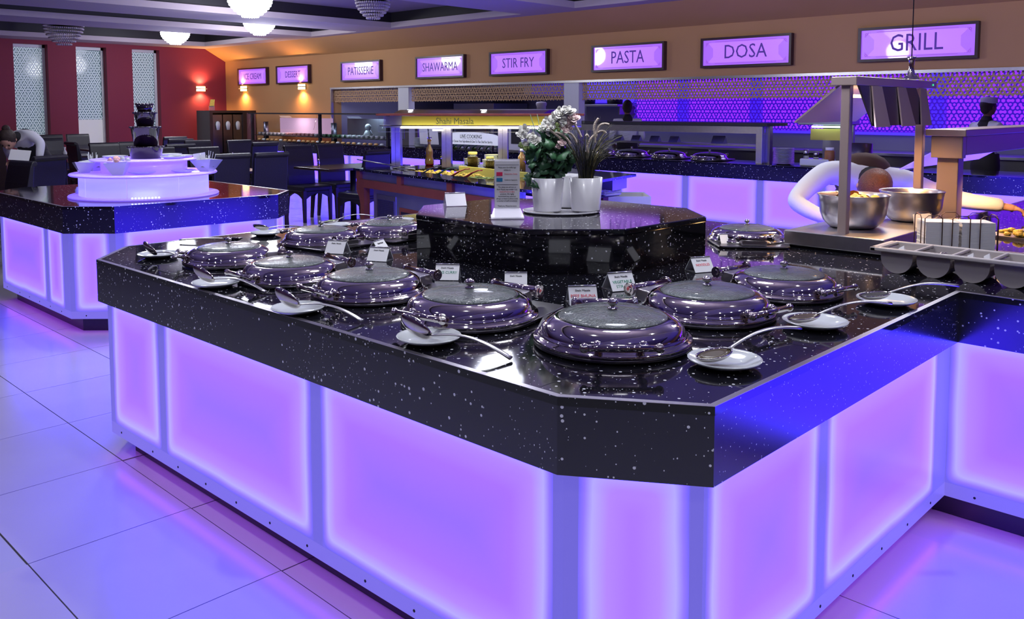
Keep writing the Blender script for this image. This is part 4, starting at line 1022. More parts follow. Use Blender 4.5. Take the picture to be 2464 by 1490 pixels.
for nm, r0, r1, z0, z1 in [('basin', .103, .118, 0, .090), ('tier', .080, .100, .088, .235), ('tier', .056, .074, .233, .340)]:
    MB().lathe([(.001, z0), (r0, z0), (r1, z1-.012), (r1*1.06, z1-.006), (r1*1.05, z1), (r1*.94, z1-.004), (r1*.8, z1-.012), (.03, z1-.014)], 40).build(nm, M['choc'], ft)
MB().tube([(0, 0, 0), (0, 0, .37)], .022, 16).build('column', M['choc'], ft)
cr = MB(); cr.lathe([(.045, .338), (.050, .36), (.062, .395), (.056, .395), (.045, .37), (.001, .37)], 32)
for k in range(14):
    a = 2*PI*k/14; cr.sphere((.058*math.cos(a), .058*math.sin(a), .398), .008, 6, 4)
cr.build('crown', M['choc'], ft)
dp = MB()
for (z1, r1) in ((.088, .125), (.233, .106), (.338, .079)):
    for k in range(20):
        a = 2*PI*k/20+.1; dp.sphere((r1*math.cos(a), r1*math.sin(a), z1-.004), .007, 6, 4)
dp.build('drip', M['choc'], ft, kind='stuff')
def square_bowl(x, y, z, az, w_, label, s_=1.0, contents=None):
    t = thing('square_bowl', label, 'bowl', (x, y, z), az, 'white square bowls around the fountain', s_)
    vs = []; 
    for (h, k) in ((0, .45), (.075, 1.0), (.072, .93), (.008, .40)):
        for (sx_, sy_) in ((-1, -1), (1, -1), (1, 1), (-1, 1)): vs.append((sx_*w_*k, sy_*w_*k, h+(.012 if (sx_*sy_ > 0 and h > .05) else 0)))
    fs = [(3, 2, 1, 0)]+[(4*i+j, 4*i+(j+1) % 4, 4*i+4+(j+1) % 4, 4*i+4+j) for i in range(3) for j in range(4)]+[(12, 13, 14, 15)]
    MB()._add(vs, fs).build('bowl', M['porcelain'], t)
    rd = random.Random(int(x*100))
    if contents == 'mallow':
        for q in range(22):
            o = MB().lathe([(.001, 0), (.012, 0), (.014, .005), (.014, .017), (.012, .021), (.001, .021)], 10).build('marshmallow', M['food_p'] if q % 3 else M['porcelain'], t, (rd.uniform(-.05, .05), rd.uniform(-.05, .05), .045+rd.uniform(0, .05)), (rd.uniform(-1, 1), rd.uniform(-1, 1), 0))
    if contents == 'sticks':
        for q in range(14):
            a = rd.uniform(-.05, .05); c_ = rd.uniform(-.05, .05)
            MB().tube([(a*.6, c_*.6, .02), (a*1.2+rd.uniform(-.02, .02), c_*1.2, rd.uniform(.10, .15))], .0016, 5).build('stick', M['porcelain'], t)
        MB().lathe([(.001, .05), (.05, .045), (.055, .03)], 12).build('filling', M['food_g'], t)
    return t
square_bowl(2.50, 6.82, DZ+.1725, .3, .075, 'square white bowl of cocktail sticks at the left of the drum', 1.0, 'sticks')
square_bowl(2.37, 6.66, DZ+.1725, -.2, .07, 'square white bowl nearest the left rim of the drum')
square_bowl(2.47, 6.28, DZ+.1725, .9, .07, 'square white bowl of pink and white marshmallows at the front of the drum', 1.15, 'mallow')
square_bowl(3.09, 6.20, DZ+.1725, .55, .078, 'square white bowl with a printed card and sticks at the right of the drum', 1.1, 'sticks')
cd = MB().box(-.045, .045, -.001, .001, 0, .075).build('menu_card', M['paper'], None, (3.05, 6.22, DZ+.235), (-.15, -.15, -.75)); tag(cd, 'square printed card standing in the right bowl beside the fountain', 'sign')
for k, (x, y, lab) in enumerate([(2.58, 6.62, 'left of the fountain foot'), (2.83, 6.72, 'behind the fountain on the left'), (3.00, 6.62, 'behind the fountain on the right'), (2.86, 6.27, 'right of the fountain foot'), (2.98, 6.38, 'at the right rim of the top disc')]):
    o = bpy.data.objects.new('plate', plate_me); C.objects.link(o); o.location = (x, y, DZ+.2725); o.scale = (1.1, 1.1, 1.1); tag(o, 'round white plate %s' % lab, 'plate', 'plates on the top disc of the drum stand')
for k, (x, y, lab) in enumerate([(2.90, 6.20, 'front right'), (2.62, 6.24, 'front left')]):
    o = bpy.data.objects.new('plate', plate_me); C.objects.link(o); o.location = (x, y, DZ+.1725); o.scale = (1.2, 1.2, 1); tag(o, 'flat white plate on the %s rim of the upper drum disc' % lab, 'plate', 'plates on the drum rim')
sh = MB()
sh.lathe([(.022, 0), (.024, .03), (.018, .036), (.012, .05), (.001, .05)], 14, (2.36, 6.76, DZ+.0145))
tag(sh.build('salt_shaker', M['porcelain']), 'small white pot on the left rim of the lower drum disc', 'shaker')
# ================================================================== DINING CHAIRS AND TABLES
def make_chair():
    t = thing('dining_chair', '-', 'chair', (0, 0, 0))
    # back at y<0 edge; the chair faces local +y; origin under the backrest
    mx = Matrix(((0, 0, 1, 0), (1, 0, 0, 0), (0, 1, 0, 0), (0, 0, 0, 1)))
    prof = [(.075, .44), (.070, .60), (.045, .80), (.012, .96), (-.004, 1.0), (-.03, 1.012), (-.052, 1.0), (-.062, .98), (-.050, .962), (-.028, .955), (-.015, .80), (.005, .60), (.005, .44)]
    b = MB().prism(prof, -.215, .215, mx); o = b.build('backrest', M['leather'], t); bevel(o, .010, 2)
    s = MB().box(-.225, .225, .02, .46, .40, .48); o = s.build('seat', M['leather'], t); bevel(o, .022, 3)
    # arched leather skirt on all four sides
    def skirt(a, b_, nm='skirt'):
        a = Vector(a); b_ = Vector(b_); e = (b_-a); nn = Vector((e.y, -e.x)).normalized()*.012; m_ = MB(); n = 10; vs = []
        for i in range(n+1):
            u = i/n; z = .27+.11*math.sin(PI*u)**.8; p = a+e*u
            for q in (0, 1):
                vs.append((p.x-nn.x*q, p.y-nn.y*q, .41)); vs.append((p.x-nn.x*q, p.y-nn.y*q, z))
        fs = []
        for i in range(n):
            o_ = 4*i; fs += [(o_+1, o_+5, o_+4, o_), (o_+2, o_+6, o_+7, o_+3), (o_+3, o_+7, o_+5, o_+1)]
        m_._add(vs, fs).build(nm, M['leather'], t)
    skirt((-.22, .025), (.22, .025)); skirt((.22, .025), (.22, .455)); skirt((.22, .455), (-.22, .455)); skirt((-.22, .455), (-.22, .025))
    for (x, y, dy) in ((-.20, .045, -.05), (.20, .045, -.05), (-.20, .435, .01), (.20, .435, .01)):
        l = MB(); w0, w1 = .024, .017
        vs = [(x-w0, y-w0, .42), (x+w0, y-w0, .42), (x+w0, y+w0, .42), (x-w0, y+w0, .42), (x-w1, y-w1+dy, 0), (x+w1, y-w1+dy, 0), (x+w1, y+w1+dy, 0), (x-w1, y+w1+dy, 0)]
        l._add(vs, [(0, 1, 2, 3), (7, 6, 5, 4), (4, 5, 1, 0), (5, 6, 2, 1), (6, 7, 3, 2), (7, 4, 0, 3)]).build('leg', M['wood_dark'], t)
    return t
chp = make_chair()
GC = 'black leather dining chairs'
CH = [(5.19, 8.86, 0, 'high-backed black chair seen square from behind, just right of the dessert island'),
      (4.74, 8.92, 0, 'high-backed black chair seen from behind, left neighbour of the one beside the dessert island'),
      (6.46, 10.30, 180, 'black chair turned towards us at the near table, seat and arched front in view'),
      (7.05, 10.42, 180, 'black chair facing us on the far side of the near table, second from the left'),
      (6.42, 8.50, 8, 'black chair with its back to the salad cart, nearest the cart end'),
      (6.73, 11.66, 0, 'black chair back in the second row, before the lit dessert counter'),
      (6.95, 12.8, 180, 'black chair back in the third row, left of the lit counter end'),
      (6.40, 13.1, 180, 'black chair back below the ice cream cabinet'),
      (5.33, 10.75, 180, 'black chair right behind the small printed card on the dessert island'),
      (6.98, 15.2, 0, 'farthest black chair by the red wall corner, left of the cabinet'),
      (6.50, 13.95, 0, 'black chair back in front of the farthest one by the red wall corner'),
      (5.56, 11.95, 0, 'black chair back two rows behind the chocolate fountain on its right'),
      (4.83, 10.98, 180, 'black chair back directly right of the fountain base'),
      (5.12, 15.9, 180, 'black chair back under the left window'),
      (4.80, 13.9, -90, 'wide black chair back left of the middle window'),
      (4.98, 13.15, 180, 'black chair back with a bright panel reflection below the middle window'),
      (6.35, 18.1, 180, 'black chair back against the red wall between left and middle window'),
      (5.86, 18.1, 180, 'far left one of the pair of chairs against the red wall'),
      (3.18, 9.95, 25, 'black chair in front of the bending waitress'),
      (5.46, 13.3, 180, 'black chair back left of the fountain under the right window'),
      (7.40, 17.4, 0, 'black chair hidden behind the fountain near the right window'),
      (2.66, 9.1, 100, 'dark chair at the left frame edge beyond the dessert island')]
for k, (x, y, a, lab) in enumerate(CH):
    if k == 0: chp.location = (x, y, 0); chp['label'] = lab; chp['group'] = GC
    else: dup(chp, (x, y, 0), D(a), lab, GC)
def table(x, y, w_, d_, label, rz=0):
    t = thing('dining_table', label, 'table', (x, y, 0), rz, 'dark pedestal dining tables')
    bevel(MB().box(-w_/2, w_/2, -d_/2, d_/2, .725, .755).build('tabletop', M['wood_dark'], t), .004)
    MB().tube([(0, 0, .03), (0, 0, .73)], .04, 16).build('pedestal', M['black'], t)
    MB().lathe([(.001, .035), (.05, .035), (.26, .015), (.27, 0), (.001, 0)], 28).build('base', M['black'], t)
    return t
table(6.75, 9.45, 1.3, .8, 'dark table at the end of the salad cart with its round black foot in view')
table(4.95, 9.85, 1.2, .75, 'dark table between the chairs behind the dessert island')
table(6.7, 12.23, 1.2, .6, 'dark table before the dessert counter')
table(5.3, 12.62, 1.2, .6, 'dark table behind the fountain on the right')
table(6.7, 17.0, 1.4, .8, 'dark table beneath the right window')
table(5.0, 14.9, 1.2, .75, 'dark table left of the middle window')
table(2.35, 10.5, .8, .7, 'dark table the waitress leans over')
nk = MB().lathe([(.03, 0), (.04, .03), (.012, .09), (.02, .13), (.001, .12)], 12).build('napkin', M['paper'], None, (5.05, 15.0, .7555)); tag(nk, 'folded white napkin on the table left of the middle window', 'napkin')
for k, (x, y) in enumerate([(6.42, 9.75), (6.50, 12.2), (6.9, 9.2)]):
    t = thing('salt_shaker', 'small clear salt shaker on the %s table' % ('near pedestal', 'dessert counter side', 'near pedestal, by the cart side of the')[k], 'shaker', (x, y, .7555))
    MB().lathe([(.018, 0), (.020, .04), (.014, .07)], 12).build('body', M['glass'], t); MB().lathe([(.015, .07), (.015, .085), (.001, .09)], 12).build('cap', M['chrome'], t)
# tall stack of napkins / glasses at the far left
sb = thing('sideboard', 'dark sideboard at the far left carrying upright white napkins', 'sideboard', (2.9, 12.6, 0), D(-15))
bevel(MB().box(-.6, .6, -.2, .2, 0, 1.12).build('body', M['wood_dark'], sb), .005)
cone = MB().lathe([(.034, 0), (.040, .10), (.052, .24), (.046, .27), (.030, .25), (.001, .24)], 14).mesh('napkin', M['paper'])
for k in range(7):
    q = Matrix.Rotation(D(-15), 4, 'Z') @ Vector((-.36+.115*k, -.05+.03*(k % 2), 0))
    o = bpy.data.objects.new('napkin', cone); C.objects.link(o); o.location = (2.9+q.x, 12.6+q.y, 1.121)
    tag(o, 'upright folded white napkin in the row on the far left sideboard', 'napkin', 'upright white napkins on the far left sideboard')

# ================================================================== SALAD CART
SA = D(-9.98)
sc_t = thing('salad_cart', 'wood trimmed steel salad cart with lit yellow canopy lettered Shahi Masala', 'buffet cart', (5.564, 7.785, 0), 0)
# local frame: +x along the front towards the right of the photo, +y away from the camera
ex = Vector((-.1733, -.9849, 0)); ey = Vector((.9849, -.1733, 0))
sc_t.rotation_euler = (0, 0, math.atan2(ex.y, ex.x))     # local y then equals ey
SC = Matrix.Translation((5.564, 7.785, 0)) @ Matrix.Rotation(math.atan2(ex.y, ex.x), 4, 'Z')
Lc, Wc = 3.1, 1.15
Lc, Wc = 3.1, 1.7
WT = MB(); 
for poly in ([(0, 0), (3.25, 0), (3.12, .30), (0, .30)], [(0, .30), (.55, .30), (.55, .80), (0, .80)], [(2.1, .30), (3.12, .30), (2.91, .80), (2.1, .80)], [(0, .80), (2.91, .80), (2.45, 1.88), (.5, 1.88), (0, 1.2)]): WT.prism(poly, .835, .86)
WT.build('worktop', M['quartz'], sc_t)
a = MB(); a.box(.06, Lc-.06, .05, .07, .74, .835); a.box(.06, .08, .07, 1.1, .74, .835); a.prism([(2.52, 1.5), (2.38, 1.82), (1.9, 1.82), (1.9, 1.5)], .72, .835); a.build('steel_apron', M['steel_blue'], sc_t)
a = MB(); a.box(.03, Lc-.03, .02, .05, .66, .745); 
for xx in (.03, .95, 1.9, 2.75): a.box(xx, xx+.09, .018, .052, .745, .836)
a.build('wood_rail', M['wood_red'], sc_t)
for (x0, y0) in ((.10, .03), (Lc-.19, .03), (.10, 1.0), (2.1, 1.68)):
    l = MB(); l.prism([(0, 0), (.09, 0), (.09, .66), (-.10, .66), (-.085, .60), (-.03, .55), (0, .47)], y0, y0+.07, Matrix(((1, 0, 0, x0), (0, 0, 1, 0), (0, 1, 0, 0), (0, 0, 0, 1))))
    l.build('leg', M['wood_red'], sc_t)
MB().box(.30, Lc-.25, .10, .12, .12, .66).box(.28, .30, .10, 1.3, .12, .66).build('body_panel', M['steel_blue'], sc_t)
a = MB(); a.box(.36, .78, .094, .099, .16, .60); a.build('vent_frame', M['chrome2'], sc_t)
a = MB()
for i in range(20): a.box(.39+i*.0185, .40+i*.0185, .090, .095, .18, .55)
for i in range(20): a.box(.385, .75, .0905, .0945, .18+i*.0185, .186+i*.0185)
a.build('vent_grille', M['steel_dark'], sc_t, kind='stuff')
MB().box(.86, 2.5, .094, .099, .15, .50).build('wood_surround', M['wood_red'], sc_t)
MB().box(.90, 2.46, .088, .093, .15, .46).build('niche', M['black'], sc_t)
# food wells
MB().box(.55, 2.1, .30, .80, .74, .75).build('well_floor', M['sink'], sc_t)
for k in range(3):
    x0 = .58+.50*k; mb = MB(); mb.box(x0, x0+.47, .33, .77, .752, .82)
    mb.build('food_pan', M['chrome2'], sc_t)
    fd = MB(); rd = random.Random(k)
    for q in range(60): fd.sphere((x0+.04+rd.random()*.4, .36+rd.random()*.38, .822+rd.uniform(0, .022)), rd.uniform(.012, .028), 6, 4, (1, 1, .6))
    fd.build('salad', M[('food_y', 'food_y', 'food_g', 'food_y')[k]], sc_t, kind='stuff')
MB().box(.9, 2.1, .79, .81, .80, .90).build('pierced_upstand', M['yellow_refl'], sc_t)
for k, (xx, mm, lab) in enumerate([(1.28, 'navy', 'dark blue'), (1.55, 'green', 'green'), (1.80, 'red', 'left red'), (2.02, 'red', 'right red')]):
    w0 = SC @ Vector((xx, .24, .865))
    tg = thing('tongs', '%s plastic tongs resting on the wells of the salad cart' % (lab,), 'tongs', tuple(w0), D(-55-8*k))
    for s_ in (-1, 1):
        MB().tube([(-.09, s_*.02, .01), (-.02, s_*.014, .05), (.05, s_*.010, .075), (.09, 0, .078)], [.012, .010, .008, .010], 8, flat=.5).build('arm', M[mm], tg)
for k, (a_, b_) in enumerate([((-.35, .22, .93), (.62, .42, .862)), ((.35, .30, .862), (.60, .42, .90))]):
    p = MB().tube([tuple(SC @ Vector(a_)), tuple(SC @ Vector(b_))], [.008, .004], 8).build('serving_spoon', M['chrome2']); tag(p, 'long steel salad spoon at the left end of the salad cart, %s' % ('pointing outwards', 'in the first well')[k], 'spoon')
# canopy: stands across the cart, square to the photographer
CU = Vector((.621, -.783, 0)); CQ = math.atan2(CU.y, CU.x)
CM = SC.inverted() @ Matrix.Translation((5.971, 7.561, 0)) @ Matrix.Rotation(CQ, 4, 'Z')     # local x to the right, y away
for xx in (0.0, .565, 1.19):
    bevel(MB().box(xx-.05, xx+.055, 0, .11, .86, 1.43, mx=CM).build('post', M['chrome2'], sc_t), .003)
    MB().box(xx-.002, xx+.002, -.001, .001, .87, 1.40, mx=CM).build('post_seam', M['steel_dark'], sc_t)
bevel(MB().box(-.13, 2.08, -.34, .40, 1.43, 1.452, mx=CM).build('canopy_top', M['wood_red'], sc_t), .003)
MB().box(.12, 1.95, -.20, -.18, 1.315, 1.425, mx=CM).build('reflector', M['yellow_refl'], sc_t)
MB().box(-.08, .12, -.20, -.19, 1.30, 1.425, mx=CM).box(1.95, 2.05, -.20, -.19, 1.30, 1.425, mx=CM).build('end_panel', M['frosted'], sc_t)
MB().tube([(.12, -.25, 1.305), (1.85, -.25, 1.305)], .012, 10, mx=CM).build('light_tube', M['tube'], sc_t)
MB().tube([(-.10, -.30, 1.325), (2.05, -.30, 1.325)], .006, 8, mx=CM).build('rail', M['chrome'], sc_t)
MB().box(-.10, 2.05, -.335, -.330, 1.26, 1.43, mx=CM).build('front_glass', M['glass'], sc_t)
MB().box(-.10, 2.05, -.337, -.329, 1.256, 1.262, mx=CM).build('glass_edge', M['acrylic'], sc_t)
lt_ = text('Shahi Masala', .098, mat('olive_lettering', (.12, .13, .02), .6), sc_t, (0, 0, 0), (0, 0, 0), .001, sx=.82)
lt_.matrix_local = CM @ Matrix.Translation((.72, -.339, 1.372)) @ Matrix.Rotation(PI/2, 4, 'X')
MB().box(.48, .60, -.345, -.339, 1.268, 1.30, mx=CM).build('price_ticket', M['paper'], sc_t)
cc_ = SC @ CM @ Vector((1.0, -.15, 1.29)); lamp('AREA', tuple(cc_), 9, (1.0, .9, .45), 1.0)
# things on the cart
def on_cart(x, y, z=.8605): return tuple(SC @ Vector((x, y, z)))
def jar(x, y, r, h, fill, label, grp='glass jars on the salad cart'):
    t = thing('jar', label, 'jar', on_cart(x, y), 0, grp)
    MB().lathe([(.001, .002), (r, .002), (r*1.02, .01), (r*1.02, h*.72), (r*.8, h*.80), (r*.8, h*.86)], 24).build('glass_body', M['glass'], t)
    MB().lathe([(.001, .006), (r*.93, .006), (r*.93, h*.70), (.001, h*.70)], 20).build('contents', M[fill], t)
    MB().lathe([(r*.86, h*.85), (r*.88, h*.87), (r*.88, h*.98), (r*.8, h), (.001, h)], 24).build('lid', M['yellow_refl'], t)
jar(.33, .95, .040, .115, 'food_g', 'short jar of mixed pickles on the salad cart')
jar(1.00, .90, .055, .19, 'food_y', 'tallest jar of yellow peppers in the middle of the salad cart')
jar(1.28, .93, .046, .15, 'food_y', 'medium jar of yellow pickles at the right of the salad cart')
bt = thing('oil_bottle', 'sculpted glass bottle of amber oil and spices on the salad cart', 'bottle', on_cart(.12, .89), 0, scale=.86)
MB().lathe([(.001, 0), (.05, 0), (.062, .03), (.06, .07), (.045, .12), (.05, .17), (.045, .21), (.022, .26), (.020, .30), (.030, .345), (.026, .345)], 24).build('glass_body', M['amber'], bt)
MB().lathe([(.001, .004), (.056, .006), (.055, .07), (.042, .10), (.001, .10)], 20, sx=1.05, sy=1.05).build('spices', M['red'], bt)
MB().lathe([(.027, .343), (.034, .375), (.020, .37), (.001, .35)], 14).build('stopper', M['acrylic'], bt)
br = thing('sauce_bottle', 'brown bottle with pale cap just left of the leafy plant', 'bottle', on_cart(1.40, 1.25), 0, scale=.9)
MB().lathe([(.001, 0), (.045, 0), (.045, .16), (.02, .20), (.018, .22)], 18).build('body', M['amber'], br); MB().lathe([(.022, .22), (.022, .25), (.001, .25)], 14).build('cap', M['paper'], br)
for (xx, yy, n_, lab) in [(.50, 1.22, 5, 'low stack of white bowls left of the tallest jar'), (.80, 1.30, 9, 'high stack of white bowls behind the tallest jar'), (.98, 1.15, 6, 'stack of white bowls right of the tallest jar')]:
    for k in range(n_):
        o = bpy.data.objects.new('bowl', bpy.data.meshes.get('stack_bowl') or MB().lathe([(.001, 0), (.05, 0), (.095, .028), (.098, .030), (.095, .033), (.05, .006), (.001, .006)], 28).mesh('stack_bowl', M['porcelain']))
        C.objects.link(o); o.location = on_cart(xx, yy, .8605+k*.0135); tag(o, 'white bowl in the %s' % lab, 'bowl', lab)
MB().prism([(2.55, 1.0), (2.35, 1.75), (1.5, 1.75), (1.5, 1.0)], .645, .66).build('shelf', M['black'], sc_t)
bk = thing('basket', 'white wicker basket on the shelf below the worktop, right of the grass pot', 'basket', tuple(SC @ Vector((2.32, 1.60, .6605))), SA)
MB().box(-.10, .10, -.10, .10, 0, .004).build('floor', M['white'], bk)
for k in range(3):
    z = .014+.020*k; f = MB(); f.tube([(-.10, -.10, z), (.10, -.10, z), (.10, .10, z), (-.10, .10, z), (-.10, -.10, z)], .010, 6); f.build('band', M['white'], bk)
pb = thing('storage_box', 'open pale box lit violet on the floor right of the flower pots', 'box', (7.28, 5.62, 0), D(-46))
for q in ((-.42, .42, -.25, -.23), (-.42, .42, .23, .25), (-.42, -.40, -.23, .23), (.40, .42, -.23, .23)):
    MB().box(*q, .005, .60).build('side_wall', M['white'], pb)
MB().box(-.42, .42, -.25, .25, 0, .005).build('bottom', M['white'], pb)

# ================================================================== REAR COUNTERS: GUARDS, DISHES, SIGNS
gd = thing('sneeze_guard', 'steel framed serving shelf with dark top over the right rear counter', 'food guard', (9.3, 0, .8605))
bevel(MB().box(-.06, .45, 4.83, 8.05, .44, .475).build('top_shelf', M['black'], gd), .003)
bevel(MB().box(-.04, .02, 4.90, 8.05, .35, .44).build('front_beam', M['chrome2'], gd), .003)
for y in (4.9, 7.95): bevel(MB().box(-.04, .03, y, y+.08, 0, .35).build('post', M['chrome2'], gd), .003)
MB().box(.03, .10, 4.84, 4.90, 0, .44).build('side_post', M['steel_dark'], gd)
MB().box(.16, .24, 4.98, 7.95, .19, .215).build('middle_rail', M['chrome2'], gd)
MB().box(.0, .003, 4.98, 7.95, .215, .35).build('glass_pane', M['glass'], gd)
for k, y in enumerate([5.6, 6.25, 6.55, 6.85, 7.15, 5.95]):
    if k == 5: continue
    c = thing('name_card', '-', 'sign', (9.49, y, 1.0765), D(-90), 'white tent cards on the far steel shelf', 1.5 if k else 1.9)
    c['label'] = ('wide white card on the far shelf nearest its right post', 'second white card from the right on the far shelf', 'third white card from the right on the far shelf', 'fourth white card from the right on the far shelf', 'leftmost white card on the far shelf beside the grass')[k]
    b = MB(); b._add([(-.045, -.03, 0), (.045, -.03, 0), (.045, 0, .05), (-.045, 0, .05), (-.045, .03, 0), (.045, .03, 0)], [(0, 1, 2, 3), (5, 4, 3, 2), (0, 3, 4), (1, 5, 2), (0, 4, 5, 1)]); b.build('card', M['paper'], c)
for k, (y, lab) in enumerate([(5.75, 'nearest the right post'), (6.35, 'second from the right'), (6.95, 'third from the right'), (7.5, 'beside the grass blades')]):
    dup(ch0, (9.52, y, .8605), D(180), 'far chafing dish under the steel shelf, %s' % lab, 'chafing dishes on the far rear counter', 1.15)
for k in range(14):
    o = bpy.data.objects.new('plate', plate_me); C.objects.link(o); o.location = (9.40, 4.70, .8605+k*.0135); o.scale = (1.5, 1.5, .8)
    tag(o, 'white plate in the tall stack right of the far steel shelf', 'plate', 'tall plate stack on the rear counter')
tb_ = thing('toaster', 'low pale serving box with handle beside the far plate stack', 'appliance', (9.38, 4.28, .8605))
bevel(MB().box(-.1, .1, -.17, .17, 0, .085).build('body', M['porcelain'], tb_), .015); MB().tube([(0, -.17, .03), (0, -.21, .05), (0, -.17, .07)], .008, 8).build('handle', M['porcelain'], tb_)
for k, (x, y, h) in enumerate([(9.6, 4.52, .17), (9.6, 4.40, .15), (9.62, 4.22, .16)]):
    t = thing('salt_shaker', 'steel topped shaker %s right of the far plate stack' % ('nearest to and', 'second', 'third')[k], 'shaker', (x, y, .8605), 0, None)
    MB().lathe([(.03, 0), (.03, h*.6), (.001, h*.6)], 14).build('body', M['porcelain'], t); MB().lathe([(.031, h*.6), (.031, h), (.001, h)], 14).build('cap', M['chrome2'], t)
# stir fry section
lc = thing('live_cooking_board', 'arched white board reading LIVE COOKING on the middle rear counter', 'sign', (9.3, 9.87, .945), D(-90))
n = 14; pr = [(-.60, 0), (.60, 0), (.60, .14)]+[(.60*math.cos(PI*i/n), .14+.055*math.sin(PI*i/n)) for i in range(1, n)]+[(-.60, .14)]
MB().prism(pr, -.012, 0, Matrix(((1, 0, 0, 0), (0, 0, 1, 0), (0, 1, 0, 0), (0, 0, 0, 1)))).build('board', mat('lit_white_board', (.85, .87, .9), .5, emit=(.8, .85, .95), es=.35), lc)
text('LIVE COOKING', .085, M['ink'], lc, (0, -.0135, .125), fr_, .001, sx=.85)
text('Pick Choose Your Ingredients & Give To The Chef For Stir-fry', .052, M['ink'], lc, (0, -.0135, .048), fr_, .001, sx=.72)
MB().box(-.2, .2, -.0135, -.012, .083, .086).build('rule', M['ink'], lc)
for k in (-.5, .5): MB().box(k-.02, k+.02, -.02, .03, -.085, .0).build('foot', M['chrome'], lc)
for k in range(8):
    y = 10.42-.15*k
    tg = thing('tongs', 'green handled tongs in the row below the arched board', 'tongs', (9.3, y, .875), D(-120), 'green tongs on the stir fry counter')
    MB().tube([(-.09, 0, .0), (0, .01, .045), (.1, .02, .06)], [.016, .014, .012], 8, flat=.5).build('arm', M['green'], tg)
    o = MB().sphere((0, 0, .012), .045, 10, 6, (1, 1, .5)).build('vegetables', M['food_g'] if k % 3 == 0 else M['porcelain'], None, (9.42, y-.03, .865)); tag(o, 'pale chopped ingredients in a heap on the stir fry counter', 'food', 'ingredient heaps on the stir fry counter')
cp = thing('canopy', 'dark curved canopy with small downlights over the middle rear counter', 'canopy', (9.35, 0, 1.40))
MB().prism([(-.05, 0), (.0, .04), (.12, .085), (.5, .10), (.5, .0)], 8.4, 11.86, Matrix(((1, 0, 0, 0), (0, 0, 1, 0), (0, 1, 0, 0), (0, 0, 0, 1)))).build('hood', M['steel_dark'], cp)
for y in (9.75, 11.55): MB().lathe([(.001, 0), (.05, 0), (.05, .008), (.001, .008)], 16, (.10, y, .085)).build('lamp', M['mush'], cp)
MB().box(.3, .36, 8.45, 8.5, -.539, 0).build('post', M['chrome2'], cp); MB().box(.3, .36, 11.6, 11.66, -.539, 0).build('post', M['chrome2'], cp)
for k, (y, lab) in enumerate([(11.05, 'left'), (10.80, 'right')]):
    o = MB().box(-.003, .003, -.11, .11, 0, .30).build('menu_sheet', M['paper'], None, (9.34, y, .8605+.06), (0, -.1, 0)); tag(o, 'printed menu sheet on the rear counter behind the cart, %s of the pair' % lab, 'sign')
for k in range(8):
    o = bpy.data.objects.new('plate', plate_me); C.objects.link(o); o.location = (9.40, 11.25, .8605+k*.02); o.scale = (1.3, 1.3, 1.1); tag(o, 'white plate in the stack beside the menu sheets', 'plate', 'plates behind the salad cart')
cm = thing('coffee_machine', 'white and black beverage machine right of the arched board', 'machine', (9.5, 8.95, .8605), D(-90))
bevel(MB().box(-.16, .16, -.15, .15, 0, .42).build('body', M['white'], cm), .01); MB().box(-.10, .10, -.156, -.15, .12, .34).build('panel', M['black'], cm); MB().box(-.12, .12, -.22, -.15, 0, .03).build('drip_tray', M['chrome2'], cm)
# dessert display
dd = thing('display_case', 'glass fronted dessert display with black top frame on the left rear counter', 'display case', (9.25, 0, .8605))
MB().box(-.03, .45, 11.9, 16.6, .54, .565).build('top_frame', M['black'], dd)
for y in (11.92, 14.0, 16.5): MB().box(.0, .05, y, y+.05, .0, .54).build('post', M['black'], dd)
for (a_, b_) in ((11.97, 14.0), (14.05, 16.5)): MB()._add([(-.02, a_, .54), (-.02, b_, .54), (-.10, b_, .25), (-.10, a_, .25), (-.015, a_, .54), (-.015, b_, .54), (-.095, b_, .25), (-.095, a_, .25)], [(0, 1, 2, 3), (7, 6, 5, 4), (2, 6, 7, 3), (0, 4, 5, 1), (1, 5, 6, 2), (3, 7, 4, 0)]).build('glass_pane', M['glass'], dd)
for (a_, b_, mm) in ((14.2, 16.1, 'display_lit'), (12.0, 13.7, 'steel_blue')): MB().box(.42, .44, a_, b_, .12, .46).build('back_panel', M[mm], dd)
for y in (13.75, 16.2): MB().tube([(.15, y, 0), (.15, y, .38)], .055, 16).build('round_post', M['steel_blue'], dd)
MB().box(.0, .4, 12.0, 16.4, .10, .115).build('shelf', M['black'], dd)
lamp('AREA', (9.35, 15.2, 1.37), 6, (1, .75, .8), .4); lamp('AREA', (9.35, 12.9, 1.37), 5, (.6, .8, 1), .4)
rd = random.Random(2)
cup = MB().lathe([(.022, 0), (.032, .05), (.03, .052), (.001, .05)], 10)
cms = [cup.mesh('dessert_cup', M[k]) for k in ('porcelain', 'food_p', 'leaf2')]
for k in range(60):
    y = 12.0+k*.074; row = k % 2
    o = bpy.data.objects.new('dessert_cup', cms[1] if 14.3 < y < 15.4 else (cms[2] if 13.4 < y < 14.0 else cms[0])); C.objects.link(o); o.location = (9.25+.05+.1*row, y, .8605+.116)
    tag(o, 'small dessert cup in the long row on the display shelf', 'cup', 'dessert cups on the display shelf')
for k in range(26):
    y = 12.1+k*.165
    o = MB().sphere((0, 0, .02), .04, 8, 6, (1, 1.2, .6)).build('pastry', M['food_br'] if k % 4 else M['porcelain'], None, (9.26, y, .8605)); tag(o, 'small pastry on the black counter under the display shelf', 'pastry', 'pastries on the dessert counter')
lp = thing('figurine', 'small white two-part figure standing in the dessert display', 'ornament', (9.45, 12.75, .977))
MB().lathe([(.001, 0), (.08, 0), (.09, .06), (.05, .14), (.03, .15)], 16).build('body', M['porcelain'], lp); MB().sphere((0, 0, .20), .06, 12, 8).build('head', M['porcelain'], lp)
